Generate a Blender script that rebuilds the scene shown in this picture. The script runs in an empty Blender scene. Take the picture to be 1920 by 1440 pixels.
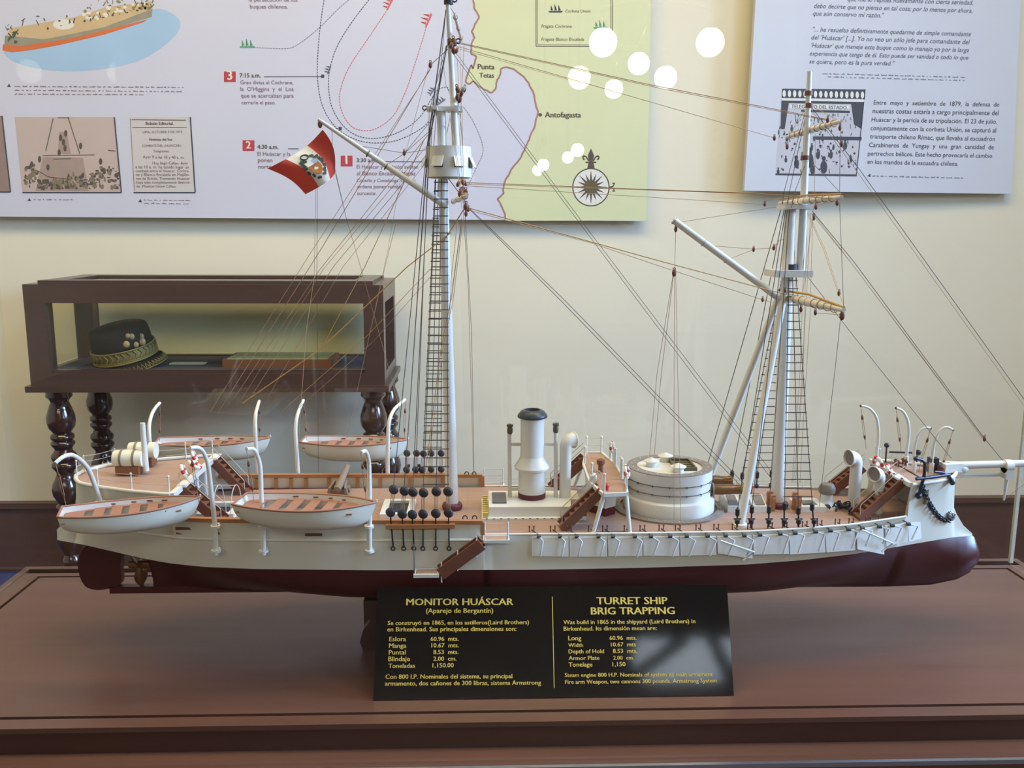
# Ship model of a turret ship in a glass showcase, museum room behind it.
import bpy, bmesh, math, random
from mathutils import Vector, Matrix, noise
R = math.radians
SC = bpy.context.scene
COL = SC.collection
TZ = 0.90                      # height of the showcase table top above the floor

# ------------------------------------------------------------------ camera
FPX = 1700.0                   # focal length in pixels of the 1920x1440 frame
PITCH, YAW, ROLL = R(10.0), R(2.0), R(0.26)
CAM = Vector((0.0, -1.257, TZ + 0.59))
FW = Vector((math.sin(YAW)*math.cos(PITCH), math.cos(YAW)*math.cos(PITCH), -math.sin(PITCH)))
_r = Vector((math.cos(YAW), -math.sin(YAW), 0)); _u = _r.cross(FW)
RT = _r*math.cos(ROLL) + _u*math.sin(ROLL); UP = -_r*math.sin(ROLL) + _u*math.cos(ROLL)
cam_d = bpy.data.cameras.new('camera'); cam = bpy.data.objects.new('camera', cam_d); COL.objects.link(cam)
cam_d.sensor_fit = 'HORIZONTAL'; cam_d.sensor_width = 36.0; cam_d.lens = 36.0*FPX/1920.0
cam_d.clip_start = 0.02; cam_d.clip_end = 60
cam.matrix_world = Matrix(((RT.x, UP.x, -FW.x, CAM.x), (RT.y, UP.y, -FW.y, CAM.y), (RT.z, UP.z, -FW.z, CAM.z), (0, 0, 0, 1)))
SC.camera = cam

# ------------------------------------------------------------------ exposure, world, daylight
SC.view_settings.view_transform = 'Standard'; SC.view_settings.look = 'None'
SC.view_settings.gamma = 1.0; SC.view_settings.use_curve_mapping = False
SC.view_settings.exposure = 0.0
try:
    SC.cycles.transparent_max_bounces = 24; SC.cycles.max_bounces = 8
except Exception: pass
W_ = bpy.data.worlds.new('room_ambience'); SC.world = W_; W_.use_nodes = True
W_.node_tree.nodes['Background'].inputs[0].default_value = (0.75, 0.85, 1.0, 1)
W_.node_tree.nodes['Background'].inputs[1].default_value = 0.6
def area(name, loc, target, sx, sy, power, col, spread=180):
    d = bpy.data.lights.new(name, 'AREA'); d.shape = 'RECTANGLE'; d.size = sx; d.size_y = sy; d.energy = power; d.color = col; d.spread = R(spread)
    o = bpy.data.objects.new(name, d); COL.objects.link(o); o.location = loc
    o.rotation_euler = (Vector(target)-Vector(loc)).to_track_quat('-Z', 'Y').to_euler(); return o
# daylight through the tall window in the right wall, the skylight in the ceiling, unseen ceiling lamps, added fills
area('window_daylight', (4.55, -0.2, 2.45), (0.2, 0.1, 1.15), 1.5, 1.9, 165, (0.36, 0.57, 1.0), 85)
area('front_right_fill', (4.55, -3.1, 2.45), (0.0, 0.6, 1.3), 1.5, 1.9, 60, (0.45, 0.64, 1.0))  # added fill from the front right for the hull side and the wall
area('ceiling_light_well_daylight', (2.6, -0.8, 4.58), (0.9, 0.9, 0.9), 1.6, 1.6, 175, (0.40, 0.60, 1.0))
area('skylight_daylight', (1.62, -5.36, 4.60), (1.62, -5.36, 0), 0.85, 0.7, 10, (0.80, 0.89, 1.0))
area('rear_fill', (0.0, -6.35, 4.38), (0.0, -3.6, 0), 4.4, 0.8, 100, (1.0, 0.95, 0.86))  # fill without a fixture, added to lift the near side of the hull
area('warm_ceiling_wash', (-0.5, 0.10, 4.30), (-0.5, 1.5, 0.6), 4.6, 1.0, 150, (1.0, 0.80, 0.47))  # one broad light in place of unseen warm ceiling lamps

# ------------------------------------------------------------------ pixel helpers (a point of the photo at a known depth)
def ray(x, y): return RT*((x-960)/FPX) - UP*((y-720)/FPX) + FW
def W(x, y, Y=0.0): d = ray(x, y); return CAM + d*((Y-CAM.y)/d.y)          # on the vertical plane y = Y
def WZ(x, y, z): d = ray(x, y); return CAM + d*((TZ+z-CAM.z)/d.z)          # on the level z above the table top
def WP(x, y, p, n): d = ray(x, y); return CAM + d*((p-CAM).dot(n)/d.dot(n))
def interp(tab, x):
    if x <= tab[0][0]: return tab[0][1]
    for (a, b), (c, d) in zip(tab, tab[1:]):
        if x <= c: return b + (d-b)*(x-a)/(c-a) if c > a else d
    return tab[-1][1]

# ------------------------------------------------------------------ mesh builder
class MB:
    def __init__(s): s.v = []; s.f = []; s.s = []
    def add(s, vs, fs, smooth=False):
        o = len(s.v); s.v += [Vector(p) for p in vs]
        for f in fs: s.f.append([i+o for i in f]); s.s.append(smooth)
        return s
    def box(s, c, size, M=None):
        c = Vector(c); h = Vector(size)/2; vs = []
        for z in (-1, 1):
            for y in (-1, 1):
                for x in (-1, 1):
                    p = Vector((x*h.x, y*h.y, z*h.z)); vs.append(c + (M @ p if M else p))
        return s.add(vs, [(0, 2, 3, 1), (4, 5, 7, 6), (0, 1, 5, 4), (2, 6, 7, 3), (0, 4, 6, 2), (1, 3, 7, 5)])
    def bar(s, a, b, w, h, up=(0, 0, 1)):                 # rectangular bar from a to b
        a = Vector(a); b = Vector(b); d = (b-a).normalized(); u = Vector(up); x = d.cross(u)
        if x.length < 1e-6: x = d.cross(Vector((0, 1, 0)))
        x.normalize(); u = x.cross(d); vs = []
        for p in (a, b):
            for i, j in ((-1, -1), (1, -1), (1, 1), (-1, 1)): vs.append(p + x*(w/2*i) + u*(h/2*j))
        return s.add(vs, [(3, 2, 1, 0), (4, 5, 6, 7), (0, 1, 5, 4), (1, 2, 6, 5), (2, 3, 7, 6), (3, 0, 4, 7)])
    def tube(s, pts, r, n=8, caps=True, closed=False):
        pts = [Vector(p) for p in pts]; m = len(pts)
        rs = r if isinstance(r, (list, tuple)) else [r]*m
        rings = []; ref = None
        for i, p in enumerate(pts):
            a = pts[(i-1) % m] if (i > 0 or closed) else pts[0]; b = pts[(i+1) % m] if (i < m-1 or closed) else pts[-1]
            d = (b-a)
            if d.length < 1e-9: d = Vector((0, 0, 1))
            d.normalize()
            if ref is None: ref = d.orthogonal().normalized()
            ref = (ref - d*ref.dot(d))
            if ref.length < 1e-6: ref = d.orthogonal()
            ref.normalize(); w = d.cross(ref)
            rings.append([p + (ref*math.cos(2*math.pi*k/n) + w*math.sin(2*math.pi*k/n))*rs[i] for k in range(n)])
        vs = [q for rg in rings for q in rg]; fs = []
        for i in range(m if closed else m-1):
            j = (i+1) % m
            for k in range(n): fs.append((i*n+k, i*n+(k+1) % n, j*n+(k+1) % n, j*n+k))
        s.add(vs, fs, True)
        if caps and not closed:
            s.add(rings[0], [tuple(range(n))[::-1]]); s.add(rings[-1], [tuple(range(n))])
        return s
    def lathe(s, prof, c=(0, 0, 0), axis=(0, 0, 1), n=32, sharp=35, sx=1.0, sy=1.0):
        c = Vector(c); ax = Vector(axis).normalized()
        u = Vector((1, 0, 0)) if abs(ax.x) < .9 else Vector((0, 1, 0)); u = (u-ax*u.dot(ax)).normalized(); w = ax.cross(u)
        ring = lambda r, z: [c + ax*z + u*(r*sx*math.cos(2*math.pi*k/n)) + w*(r*sy*math.sin(2*math.pi*k/n)) for k in range(n)]
        runs = [[prof[0]]]
        for i in range(1, len(prof)):
            runs[-1].append(prof[i])
            if i < len(prof)-1:
                a = Vector((prof[i][0]-prof[i-1][0], prof[i][1]-prof[i-1][1])); b = Vector((prof[i+1][0]-prof[i][0], prof[i+1][1]-prof[i][1]))
                if a.length > 1e-9 and b.length > 1e-9 and math.degrees(a.angle(b)) > sharp: runs.append([prof[i]])
        for run in runs:
            vs = []; fs = []
            for r, z in run: vs += ring(max(r, 1e-5), z)
            for i in range(len(run)-1):
                for k in range(n): fs.append((i*n+k, i*n+(k+1) % n, (i+1)*n+(k+1) % n, (i+1)*n+k))
            s.add(vs, fs, len(run) > 1)
        return s
    def cyl(s, a, b, r, r2=None, n=16):
        return s.tube([a, b], [r, r if r2 is None else r2], n)
    def ball(s, c, r, n=12, sc=(1, 1, 1), axis=None):
        m = max(4, n//2); c = Vector(c)
        M = Vector((0, 0, 1)).rotation_difference(Vector(axis)).to_matrix() if axis is not None else Matrix.Identity(3)
        vs = []; fs = []
        for i in range(m+1):
            t = math.pi*i/m
            for k in range(n):
                p = 2*math.pi*k/n
                vs.append(c + M @ Vector((r*sc[0]*math.sin(t)*math.cos(p), r*sc[1]*math.sin(t)*math.sin(p), r*sc[2]*math.cos(t))))
        for i in range(m):
            for k in range(n): fs.append((i*n+k, (i+1)*n+k, (i+1)*n+(k+1) % n, i*n+(k+1) % n))
        return s.add(vs, fs, True)
    def torus(s, c, Rr, r, axis=(0, 0, 1), n=24, m=8, arc=(0, 2*math.pi), sy=1.0):
        c = Vector(c); ax = Vector(axis).normalized(); u = ax.orthogonal().normalized(); w = ax.cross(u)
        full = abs(arc[1]-arc[0]-2*math.pi) < 1e-6; k = n if full else n+1
        pts = [c + u*(Rr*math.cos(arc[0]+(arc[1]-arc[0])*i/n)) + w*(Rr*sy*math.sin(arc[0]+(arc[1]-arc[0])*i/n)) for i in range(k)]
        return s.tube(pts, r, m, True, full)
    def grid(s, rows, smooth=True, closed=False):
        n = len(rows[0]); vs = [p for rw in rows for p in rw]; fs = []
        for i in range(len(rows)-1):
            for k in range(n if closed else n-1): fs.append((i*n+k, i*n+(k+1) % n, (i+1)*n+(k+1) % n, (i+1)*n+k))
        return s.add(vs, fs, smooth)
    def poly(s, pts, ext):                                  # planar polygon extruded by vector ext
        n = len(pts); e = Vector(ext); a = [Vector(p) for p in pts]
        vs = a + [p+e for p in a]
        return s.add(vs, [tuple(range(n))[::-1], tuple(range(n, 2*n))] + [(i, (i+1) % n, n+(i+1) % n, n+i) for i in range(n)])
    def flat(s, pts): return s.add(pts, [tuple(range(len(pts)))])
    def build(s, name, m, parent=None, origin=None, fix=True):
        o0 = ORG.get(parent.name, Vector()) if parent else (Vector(origin) if origin is not None else Vector())
        me = bpy.data.meshes.new(name); me.from_pydata([p-o0 for p in s.v], [], s.f); me.polygons.foreach_set('use_smooth', s.s)
        if fix:
            bm = bmesh.new(); bm.from_mesh(me); bmesh.ops.recalc_face_normals(bm, faces=bm.faces); bm.to_mesh(me); bm.free()
        me.materials.append(m); o = bpy.data.objects.new(name, me); COL.objects.link(o)
        if parent: o.parent = parent
        else: o.location = o0
        ORG[o.name] = o0
        return o
ORG = {}
def thing(name, loc, label, cat, group=None):
    o = bpy.data.objects.new(name, None); COL.objects.link(o); o.location = loc; o.empty_display_size = .05
    ORG[o.name] = Vector(loc); return tag(o, label, cat, group)
def tag(o, label=None, cat=None, group=None, kind=None):
    if label: o['label'] = label
    if cat: o['category'] = cat
    if group: o['group'] = group
    if kind: o['kind'] = kind
    return o
def struct(name, mb, m, label=None, parent=None):
    o = mb.build(name, m, parent)
    if not parent: o['kind'] = 'structure'
    if label: o['label'] = label
    return o

# ------------------------------------------------------------------ materials
def lin(c): return tuple(((v/255)/12.92 if v/255 <= .04045 else ((v/255+.055)/1.055)**2.4) for v in c) + (1,)
def mat(name, c, rough=.5, metal=0.0, var=.08, scale=30.0, stretch=(1, 1, 1), bump=0.0, coat=0.0, spec=.5, c2=None, detail=4):
    m = bpy.data.materials.new(name); m.use_nodes = True; nt = m.node_tree; N = nt.nodes; L = nt.links
    b = N['Principled BSDF']; b.inputs['Roughness'].default_value = rough; b.inputs['Metallic'].default_value = metal
    b.inputs['Coat Weight'].default_value = coat; b.inputs['Coat Roughness'].default_value = .12; b.inputs['Specular IOR Level'].default_value = spec
    tc = N.new('ShaderNodeTexCoord'); mp = N.new('ShaderNodeMapping'); mp.inputs['Scale'].default_value = stretch
    no = N.new('ShaderNodeTexNoise'); no.inputs['Scale'].default_value = scale; no.inputs['Detail'].default_value = detail
    mx = N.new('ShaderNodeMix'); mx.data_type = 'RGBA'
    L.new(tc.outputs['Object'], mp.inputs[0]); L.new(mp.outputs[0], no.inputs['Vector']); L.new(no.outputs[0], mx.inputs[0])
    a = lin(c); d = lin(c2) if c2 else tuple(min(1, v*(1+var)) for v in a[:3]) + (1,)
    if not c2: a = tuple(v*(1-var) for v in a[:3]) + (1,)
    mx.inputs[6].default_value = a; mx.inputs[7].default_value = d; L.new(mx.outputs[2], b.inputs['Base Color'])
    if bump:
        bp = N.new('ShaderNodeBump'); bp.inputs['Strength'].default_value = bump; bp.inputs['Distance'].default_value = .002
        L.new(no.outputs[0], bp.inputs['Height']); L.new(bp.outputs[0], b.inputs['Normal'])
    return m
def emit(name, c, st):
    m = bpy.data.materials.new(name); m.use_nodes = True; N = m.node_tree.nodes; b = N['Principled BSDF']
    b.inputs['Base Color'].default_value = lin(c); b.inputs['Emission Color'].default_value = lin(c); b.inputs['Emission Strength'].default_value = st; return m
def glass(name, tint=(1, 1, 1, 1), ior=1.45, gain=1.0):
    m = bpy.data.materials.new(name); m.use_nodes = True; nt = m.node_tree; N = nt.nodes; L = nt.links; N.clear()
    o = N.new('ShaderNodeOutputMaterial'); t = N.new('ShaderNodeBsdfTransparent'); t.inputs[0].default_value = tint
    g = N.new('ShaderNodeBsdfGlossy'); g.inputs['Roughness'].default_value = 0.0
    lw = N.new('ShaderNodeFresnel'); lw.inputs[0].default_value = ior
    mu = N.new('ShaderNodeMath'); mu.operation = 'MULTIPLY'; mu.inputs[1].default_value = gain; mu.use_clamp = True
    mx = N.new('ShaderNodeMixShader')
    ge = N.new('ShaderNodeNewGeometry'); io = N.new('ShaderNodeMix'); io.inputs[2].default_value = ior; io.inputs[3].default_value = 1/ior
    L.new(ge.outputs['Backfacing'], io.inputs[0]); L.new(io.outputs[0], lw.inputs[0])
    L.new(lw.outputs[0], mu.inputs[0]); L.new(mu.outputs[0], mx.inputs[0]); L.new(t.outputs[0], mx.inputs[1]); L.new(g.outputs[0], mx.inputs[2]); L.new(mx.outputs[0], o.inputs[0]); return m
def wood(name, c1, c2, rough=.35, coat=.3, grain=(2.2, 26, 26), bump=.03, scale=1.6):
    m = mat(name, c1, rough, 0, 0, scale, grain, bump, coat, .5, c2, 8); return m
def planked(name, c, seam, width=.0042, rough=.5):
    m = mat(name, c, rough, 0, .10, 20, (1, 8, 1)); nt = m.node_tree; N = nt.nodes; L = nt.links; b = N['Principled BSDF']
    src = b.inputs['Base Color'].links[0].from_socket
    tc = N.new('ShaderNodeTexCoord'); br = N.new('ShaderNodeTexBrick'); br.offset = .5
    br.inputs['Scale'].default_value = 1.0; br.inputs['Brick Width'].default_value = .09; br.inputs['Row Height'].default_value = width
    br.inputs['Mortar Size'].default_value = .0005; br.inputs['Mortar Smooth'].default_value = .3
    br.inputs['Color1'].default_value = (0, 0, 0, 1); br.inputs['Color2'].default_value = (0, 0, 0, 1); br.inputs['Mortar'].default_value = (1, 1, 1, 1)
    mx = N.new('ShaderNodeMix'); mx.data_type = 'RGBA'; mx.inputs[7].default_value = lin(seam)
    L.new(tc.outputs['Object'], br.inputs['Vector']); L.new(br.outputs['Color'], mx.inputs[0]); L.new(src, mx.inputs[6]); L.new(mx.outputs[2], b.inputs['Base Color'])
    return m
M = {}
M['white'] = mat('painted_white', (228, 225, 214), .33, var=.03, scale=60)
M['hullwhite'] = mat('hull_white_paint', (222, 216, 196), .42, var=.03, scale=12)
M['spar'] = mat('mast_cream_paint', (222, 219, 208), .34, var=.04, scale=40)
M['red'] = mat('antifouling_red', (72, 26, 27), .38, var=.12, scale=15)
M['redband'] = mat('band_maroon', (98, 30, 42), .45)
M['deck'] = planked('deck_planks', (178, 146, 128), (150, 116, 98))
M['brownwood'] = mat('model_brown_wood', (128, 82, 60), .5, var=.15, scale=40, stretch=(1, 6, 6))
M['railwood'] = mat('rail_orange_wood', (172, 116, 70), .45, var=.12, scale=40, stretch=(1, 6, 6))
M['ladderwood'] = mat('ladder_red_wood', (118, 72, 54), .5, var=.15, scale=40)
M['gunwale'] = mat('gunwale_wood', (166, 116, 94), .5, var=.1, scale=60)
M['black'] = mat('black_iron', (34, 35, 40), .5, var=.2, scale=80)
M['deadeye'] = mat('deadeye_black_wood', (58, 58, 66), .55, var=.2, scale=120)
M['grey'] = mat('funnel_cap_grey', (62, 68, 72), .35, var=.1)
M['ringgrey'] = mat('turret_ring_grey', (134, 124, 114), .5, var=.08)
M['bronze'] = mat('gun_bronze', (128, 92, 56), .3, .55, .12, 60)
M['gungrey'] = mat('deck_gun_wood', (140, 122, 104), .55, var=.15, scale=70)
M['olive'] = mat('pipe_cap_olive', (96, 88, 58), .4, var=.1)
M['cask'] = mat('cask_cream', (232, 226, 204), .5, var=.04)
M['band'] = mat('cask_band_grey', (128, 122, 104), .5)
M['ropeD'] = mat('tarred_rope', (82, 74, 70), .8, var=.2, scale=300)
M['ropeT'] = mat('hemp_rope', (176, 140, 104), .8, var=.2, scale=300)
M['ropeO'] = mat('orange_hemp_rope', (190, 150, 86), .8, var=.2, scale=300)
M['ropeW'] = mat('thin_pale_line', (196, 190, 178), .6, var=.1, scale=300)
M['block'] = mat('pulley_block_wood', (116, 66, 42), .55, var=.2, scale=150)
M['steel'] = mat('bare_steel', (168, 170, 176), .3, .8, .1, 80)
M['strut'] = mat('strut_pale_grey', (192, 192, 192), .4)
M['chain'] = mat('chain_iron', (58, 62, 74), .4, .5, .15, 150)
M['buoyred'] = mat('lifebuoy_red', (196, 48, 44), .5)
M['flagred'] = mat('flag_red', (226, 74, 56), .65, var=.08, scale=40)
M['flagwhite'] = mat('flag_white', (236, 230, 214), .65, var=.04, scale=40)
M['wreath'] = mat('emblem_green', (62, 78, 52), .7, var=.3, scale=300)
M['shield'] = mat('emblem_brown', (184, 112, 44), .7, var=.25, scale=200)
M['shieldblue'] = mat('emblem_pale_blue', (150, 160, 190), .7)
M['bridgedeck'] = mat('bridge_deck_wood', (168, 130, 104), .5, var=.1, scale=50)
M['table'] = wood('table_mahogany', (84, 55, 44), (108, 74, 60), .40, .04)
M['tabledark'] = wood('table_dark_edge', (58, 34, 27), (78, 47, 37), .35, .2)
M['groove'] = mat('groove_dark', (38, 22, 22), .5)
M['darkwood'] = wood('case_dark_wood', (62, 44, 38), (82, 60, 52), .34, .2)
M['legwood'] = wood('turned_leg_wood', (44, 24, 22), (58, 33, 29), .16, .6)
M['felt'] = mat('navy_felt', (62, 64, 82), .95, var=.2, scale=200)
M['plaque'] = mat('black_acrylic', (14, 15, 15), .06, var=.1, spec=.6)
M['gold'] = mat('gold_lettering', (214, 190, 92), .45, .15, .1, 60)
M['paper'] = mat('panel_print_bluewhite', (207, 207, 222), .5, var=.03, scale=3)
M['paper2'] = mat('panel_print_pale_blue', (206, 208, 216), .5, var=.05, scale=4)
M['land'] = mat('map_yellow_green', (214, 216, 172), .5, var=.04, scale=5)
M['coast'] = mat('map_coast_brown', (164, 122, 112), .6, var=.2, scale=60)
M['ink'] = mat('print_ink_mauve', (120, 92, 104), .6)
M['inkdark'] = mat('print_ink_dark', (84, 72, 66), .6)
M['inkslate'] = mat('print_ink_slate', (92, 98, 120), .6)
M['inknavy'] = mat('print_ink_navy', (58, 62, 84), .6)
M['inkred'] = mat('print_ink_red', (214, 96, 104), .6)
M['inkgreen'] = mat('print_ink_green', (92, 160, 124), .6)
M['tagred'] = mat('number_tag_red', (186, 62, 76), .5)
M['cream'] = mat('wall_paint_cream', (230, 222, 198), .8, var=.035, scale=2.2, bump=.08)
M['panelback'] = mat('panel_edge_grey', (150, 146, 140), .6)
M['skirting'] = wood('skirting_dark_wood', (78, 54, 47), (100, 70, 60), .4, .1)
M['floor'] = wood('floor_boards_brown', (66, 42, 36), (84, 56, 46), .35, .2)
M['rug'] = mat('rug_blue', (38, 58, 118), .95, var=.2, scale=150)
M['ceil'] = wood('ceiling_dark_boards', (86, 64, 48), (108, 82, 62), .6, 0)
M['pane'] = glass('showcase_glass', (.985, .995, .99, 1))
M['caseglass'] = glass('old_case_glass', (.96, .965, .92, 1), 1.45, .8)
M['lamp'] = emit('lit_globe', (255, 246, 222), 26.0)
M['brass'] = mat('chandelier_brass', (190, 150, 80), .25, .9, .1)
M['hatcloth'] = mat('hat_black_cloth', (28, 27, 30), .85, var=.2, scale=200)
M['hatgold'] = mat('hat_gold_braid', (176, 158, 104), .55, .3, .35, 220, c2=(92, 82, 52))
M['card'] = mat('label_card', (196, 190, 160), .8)
M['sky'] = emit('bright_sky_pane', (196, 216, 240), 1.6)

# ------------------------------------------------------------------ the room
YB = 2.55
def slab(x0, x1, y0, y1, z0, z1): return MB().box(((x0+x1)/2, (y0+y1)/2, (z0+z1)/2), (x1-x0, y1-y0, z1-z0))
struct('floor', slab(-4.3, 4.7, -12.1, 2.7, -.1, 0), M['floor'])
struct('wall_back', slab(-4.3, 4.7, YB, YB+.15, 0, 4.5), M['cream'])
struct('wall_left', slab(-4.3, -4.2, -12.1, YB, 0, 4.5), M['cream'])
struct('wall_front', slab(-4.2, 4.6, -12.1, -12.0, 0, 4.5), M['cream'])
wr = MB()
for (y0, y1, z0, z1) in ((-12, -3.9, 0, 4.5), (-2.3, -1.0, 0, 4.5), (.6, YB, 0, 4.5), (-1.0, .6, 0, 1.3), (-1.0, .6, 3.4, 4.5), (-3.9, -2.3, 0, 1.3), (-3.9, -2.3, 3.4, 4.5)):
    wr.box((4.65, (y0+y1)/2, (z0+z1)/2), (.1, y1-y0, z1-z0))
struct('wall_right', wr, M['cream'])
w1 = struct('window_1', MB().box((4.69, -.2, 2.35), (.01, 1.6, 2.1)), M['sky'])
w3 = struct('added_window', MB().box((4.69, -3.1, 2.35), (.01, 1.6, 2.1)), M['sky'])  # glowing pane added to go with the front right fill
for dy, w_ in ((-.95, w1), (-3.85, w3)):
    wf = MB()
    for y in (0, .5, 1.0, 1.5): wf.box((4.64, y+dy, 2.35), (.05, .06, 2.0))
    for z in (1.36, 2.0, 2.7, 3.34): wf.box((4.64, .75+dy, z), (.05, 1.5, .06))
    wf.build('window_frame', M['darkwood'], w_)
cl = MB()
for (x0, x1, y0, y1) in ((-4.3, 4.7, -12.1, -5.72), (-4.3, 4.7, -5.0, -1.65), (-4.3, 1.75, -1.65, .05), (3.45, 4.7, -1.65, .05), (-4.3, 4.7, .05, 2.7), (-4.3, 1.2, -5.72, -5.0), (2.08, 4.7, -5.72, -5.0)):
    cl.box(((x0+x1)/2, (y0+y1)/2, 4.55), (x1-x0, y1-y0, .1))
struct('ceiling', cl, M['ceil'])
w4 = struct('window_4', MB().box((2.6, -.8, 4.64), (1.8, 1.8, .01)), M['sky'])
for k in (2.05, 2.6, 3.15): MB().bar((k, -1.65, 4.52), (k, .05, 4.52), .04, .05).build('glazing_bar', M['darkwood'], w4)
w2 = struct('window_2', MB().box((1.64, -5.36, 4.62), (.96, .8, .01)), M['sky'])
for a, b in (((1.56, -4.99, 4.49), (1.20, -5.50, 4.49)), ((1.78, -4.99, 4.49), (2.04, -5.60, 4.49))): MB().bar(a, b, .10, .05).build('skylight_beam', M['darkwood'], w2)
struct('baseboard_back', MB().box((.2, YB-.012, .145), (8.8, .024, .29)), M['skirting'])
struct('trim_1', MB().box((.2, YB-.02, .302), (8.8, .04, .024)), M['skirting'])
rg = MB().box((-2.62, 2.06, .006), (1.32, .9, .012)); tag(rg.build('rug', M['rug'], None, (-2.62, 2.06, 0)), 'blue rug on the floor behind the left end of the ship showcase', 'rug')
o = MB().box(W(777, 873, YB-.006), (.125, .012, .075)); oo = o.build('wall_outlet', M['white'], None, W(777, 873, YB))
tag(oo, 'white electrical outlet plate low on the cream wall behind the main mast', 'outlet')
for dx in (-.025, .02): MB().box(W(777, 873, YB-.013)+Vector((dx, 0, 0)), (.012, .006, .012)).build('socket_hole', M['black'], oo)

# ------------------------------------------------------------------ print helpers for flat artwork on panels and plaque
def place(a, P, n, lift=.0008): return WP(a[0], a[1], P, n) + n*lift
TXT = {}
def text(parent, s, a, b, P, n, m, yk=1.0, shear=0.0, bold=0.0, name='text_line'):
    key = (s, shear, bold)
    cu = bpy.data.curves.new('t', 'FONT'); cu.body = s; cu.size = 1; cu.resolution_u = 2; cu.shear = shear; cu.offset = 0
    ob = bpy.data.objects.new('t', cu); me0 = bpy.data.meshes.new_from_object(ob)
    x0 = min(v.co.x for v in me0.vertices); x1 = max(v.co.x for v in me0.vertices)
    A = place(a, P, n, .0012); B = place(b, P, n, .0012); xd = (B-A); k = xd.length/(x1-x0); xd.normalize(); yd = n.cross(xd)
    mb = MB()
    for q in ((-1, -.33, .33, 1) if bold > .005 else (0,)):
        mb.add([A + xd*((v.co.x-x0+q*bold*1.6)*k) + yd*(v.co.y*k*yk) + n*(q*.00002) for v in me0.vertices], [tuple(p.vertices) for p in me0.polygons])
    bpy.data.objects.remove(ob); bpy.data.curves.remove(cu); bpy.data.meshes.remove(me0)
    return mb.build(name, m, parent, fix=False)
def catmull(pts, k=8):
    out = []; p = [pts[0]] + list(pts) + [pts[-1]]
    for i in range(1, len(p)-2):
        for j in range(k):
            t = j/k; q = []
            for c in range(len(p[0])):
                a, b, d, e = p[i-1][c], p[i][c], p[i+1][c], p[i+2][c]
                q.append(.5*((2*b) + (-a+d)*t + (2*a-5*b+4*d-e)*t*t + (-a+3*b-3*d+e)*t**3))
            out.append(tuple(q))
    return out + [tuple(pts[-1])]
def stroke(mb, px, w, P, n, lift=.0009, dash=0, gap=0):
    acc = 0; on = True
    for a, b in zip(px, px[1:]):
        d = Vector((b[0]-a[0], b[1]-a[1])); L = d.length
        if L < 1e-6: continue
        d /= L; t = 0
        while t < L-1e-6:
            lim = (dash if on else gap) if dash else 1e9
            st = min(L-t, lim-acc)
            if on:
                p, q = Vector(a)+d*t, Vector(a)+d*(t+st); o = Vector((-d.y, d.x))*w/2
                mb.flat([place(c, P, n, lift) for c in (p-o, q-o, q+o, p+o)])
            t += st; acc += st
            if dash and acc >= lim-1e-6: acc = 0; on = not on
    return mb
def pol(mb, px, P, n, lift=.0006): return mb.flat([place(c, P, n, lift) for c in px])
def disc(mb, c, rx, ry, P, n, lift=.0007, k=20): return pol(mb, [(c[0]+rx*math.cos(6.2832*i/k), c[1]+ry*math.sin(6.2832*i/k)) for i in range(k)], P, n, lift)
def greek(parent, rows, P, n, m, h=2.2, name='caption_line', seed=1):
    rnd = random.Random(seed)
    for (a, b) in rows:
        mb = MB(); L = b[0]-a[0]; x = 0
        while x < L-2:
            w = min(rnd.uniform(4, 13), L-x); f = lambda t, dy: (a[0]+t, a[1]+(b[1]-a[1])*t/L+dy)
            for k in range(int(w//2.2)):
                hh = h*rnd.choice((.6, .7, 1)); pol(mb, [f(x+k*2.2, 0), f(x+k*2.2+1.5, 0), f(x+k*2.2+1.5, -hh), f(x+k*2.2, -hh)], P, n, .001)
            x += w + 2.2
        mb.build(name, m, parent, fix=False)
def shipmark(parent, c, s, ang, m, P, n):
    mb = MB(); ca, sa = math.cos(ang), math.sin(ang); T = lambda x, y: (c[0]+s*(x*ca-y*sa), c[1]+s*(x*sa+y*ca))
    pol(mb, [T(-1, 0), T(1.1, -.05), T(.9, .22), T(-.85, .22)], P, n)
    for x, h in ((-.6, .8), (-.05, 1.0), (.5, .85)):
        pol(mb, [T(x-.05, 0), T(x+.05, 0), T(x+.05, -h), T(x-.05, -h)], P, n); pol(mb, [T(x, -h), T(x+.32, -.1), T(x, -.1)], P, n)
    mb.build('ship_symbol', m, parent, fix=False)

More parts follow.
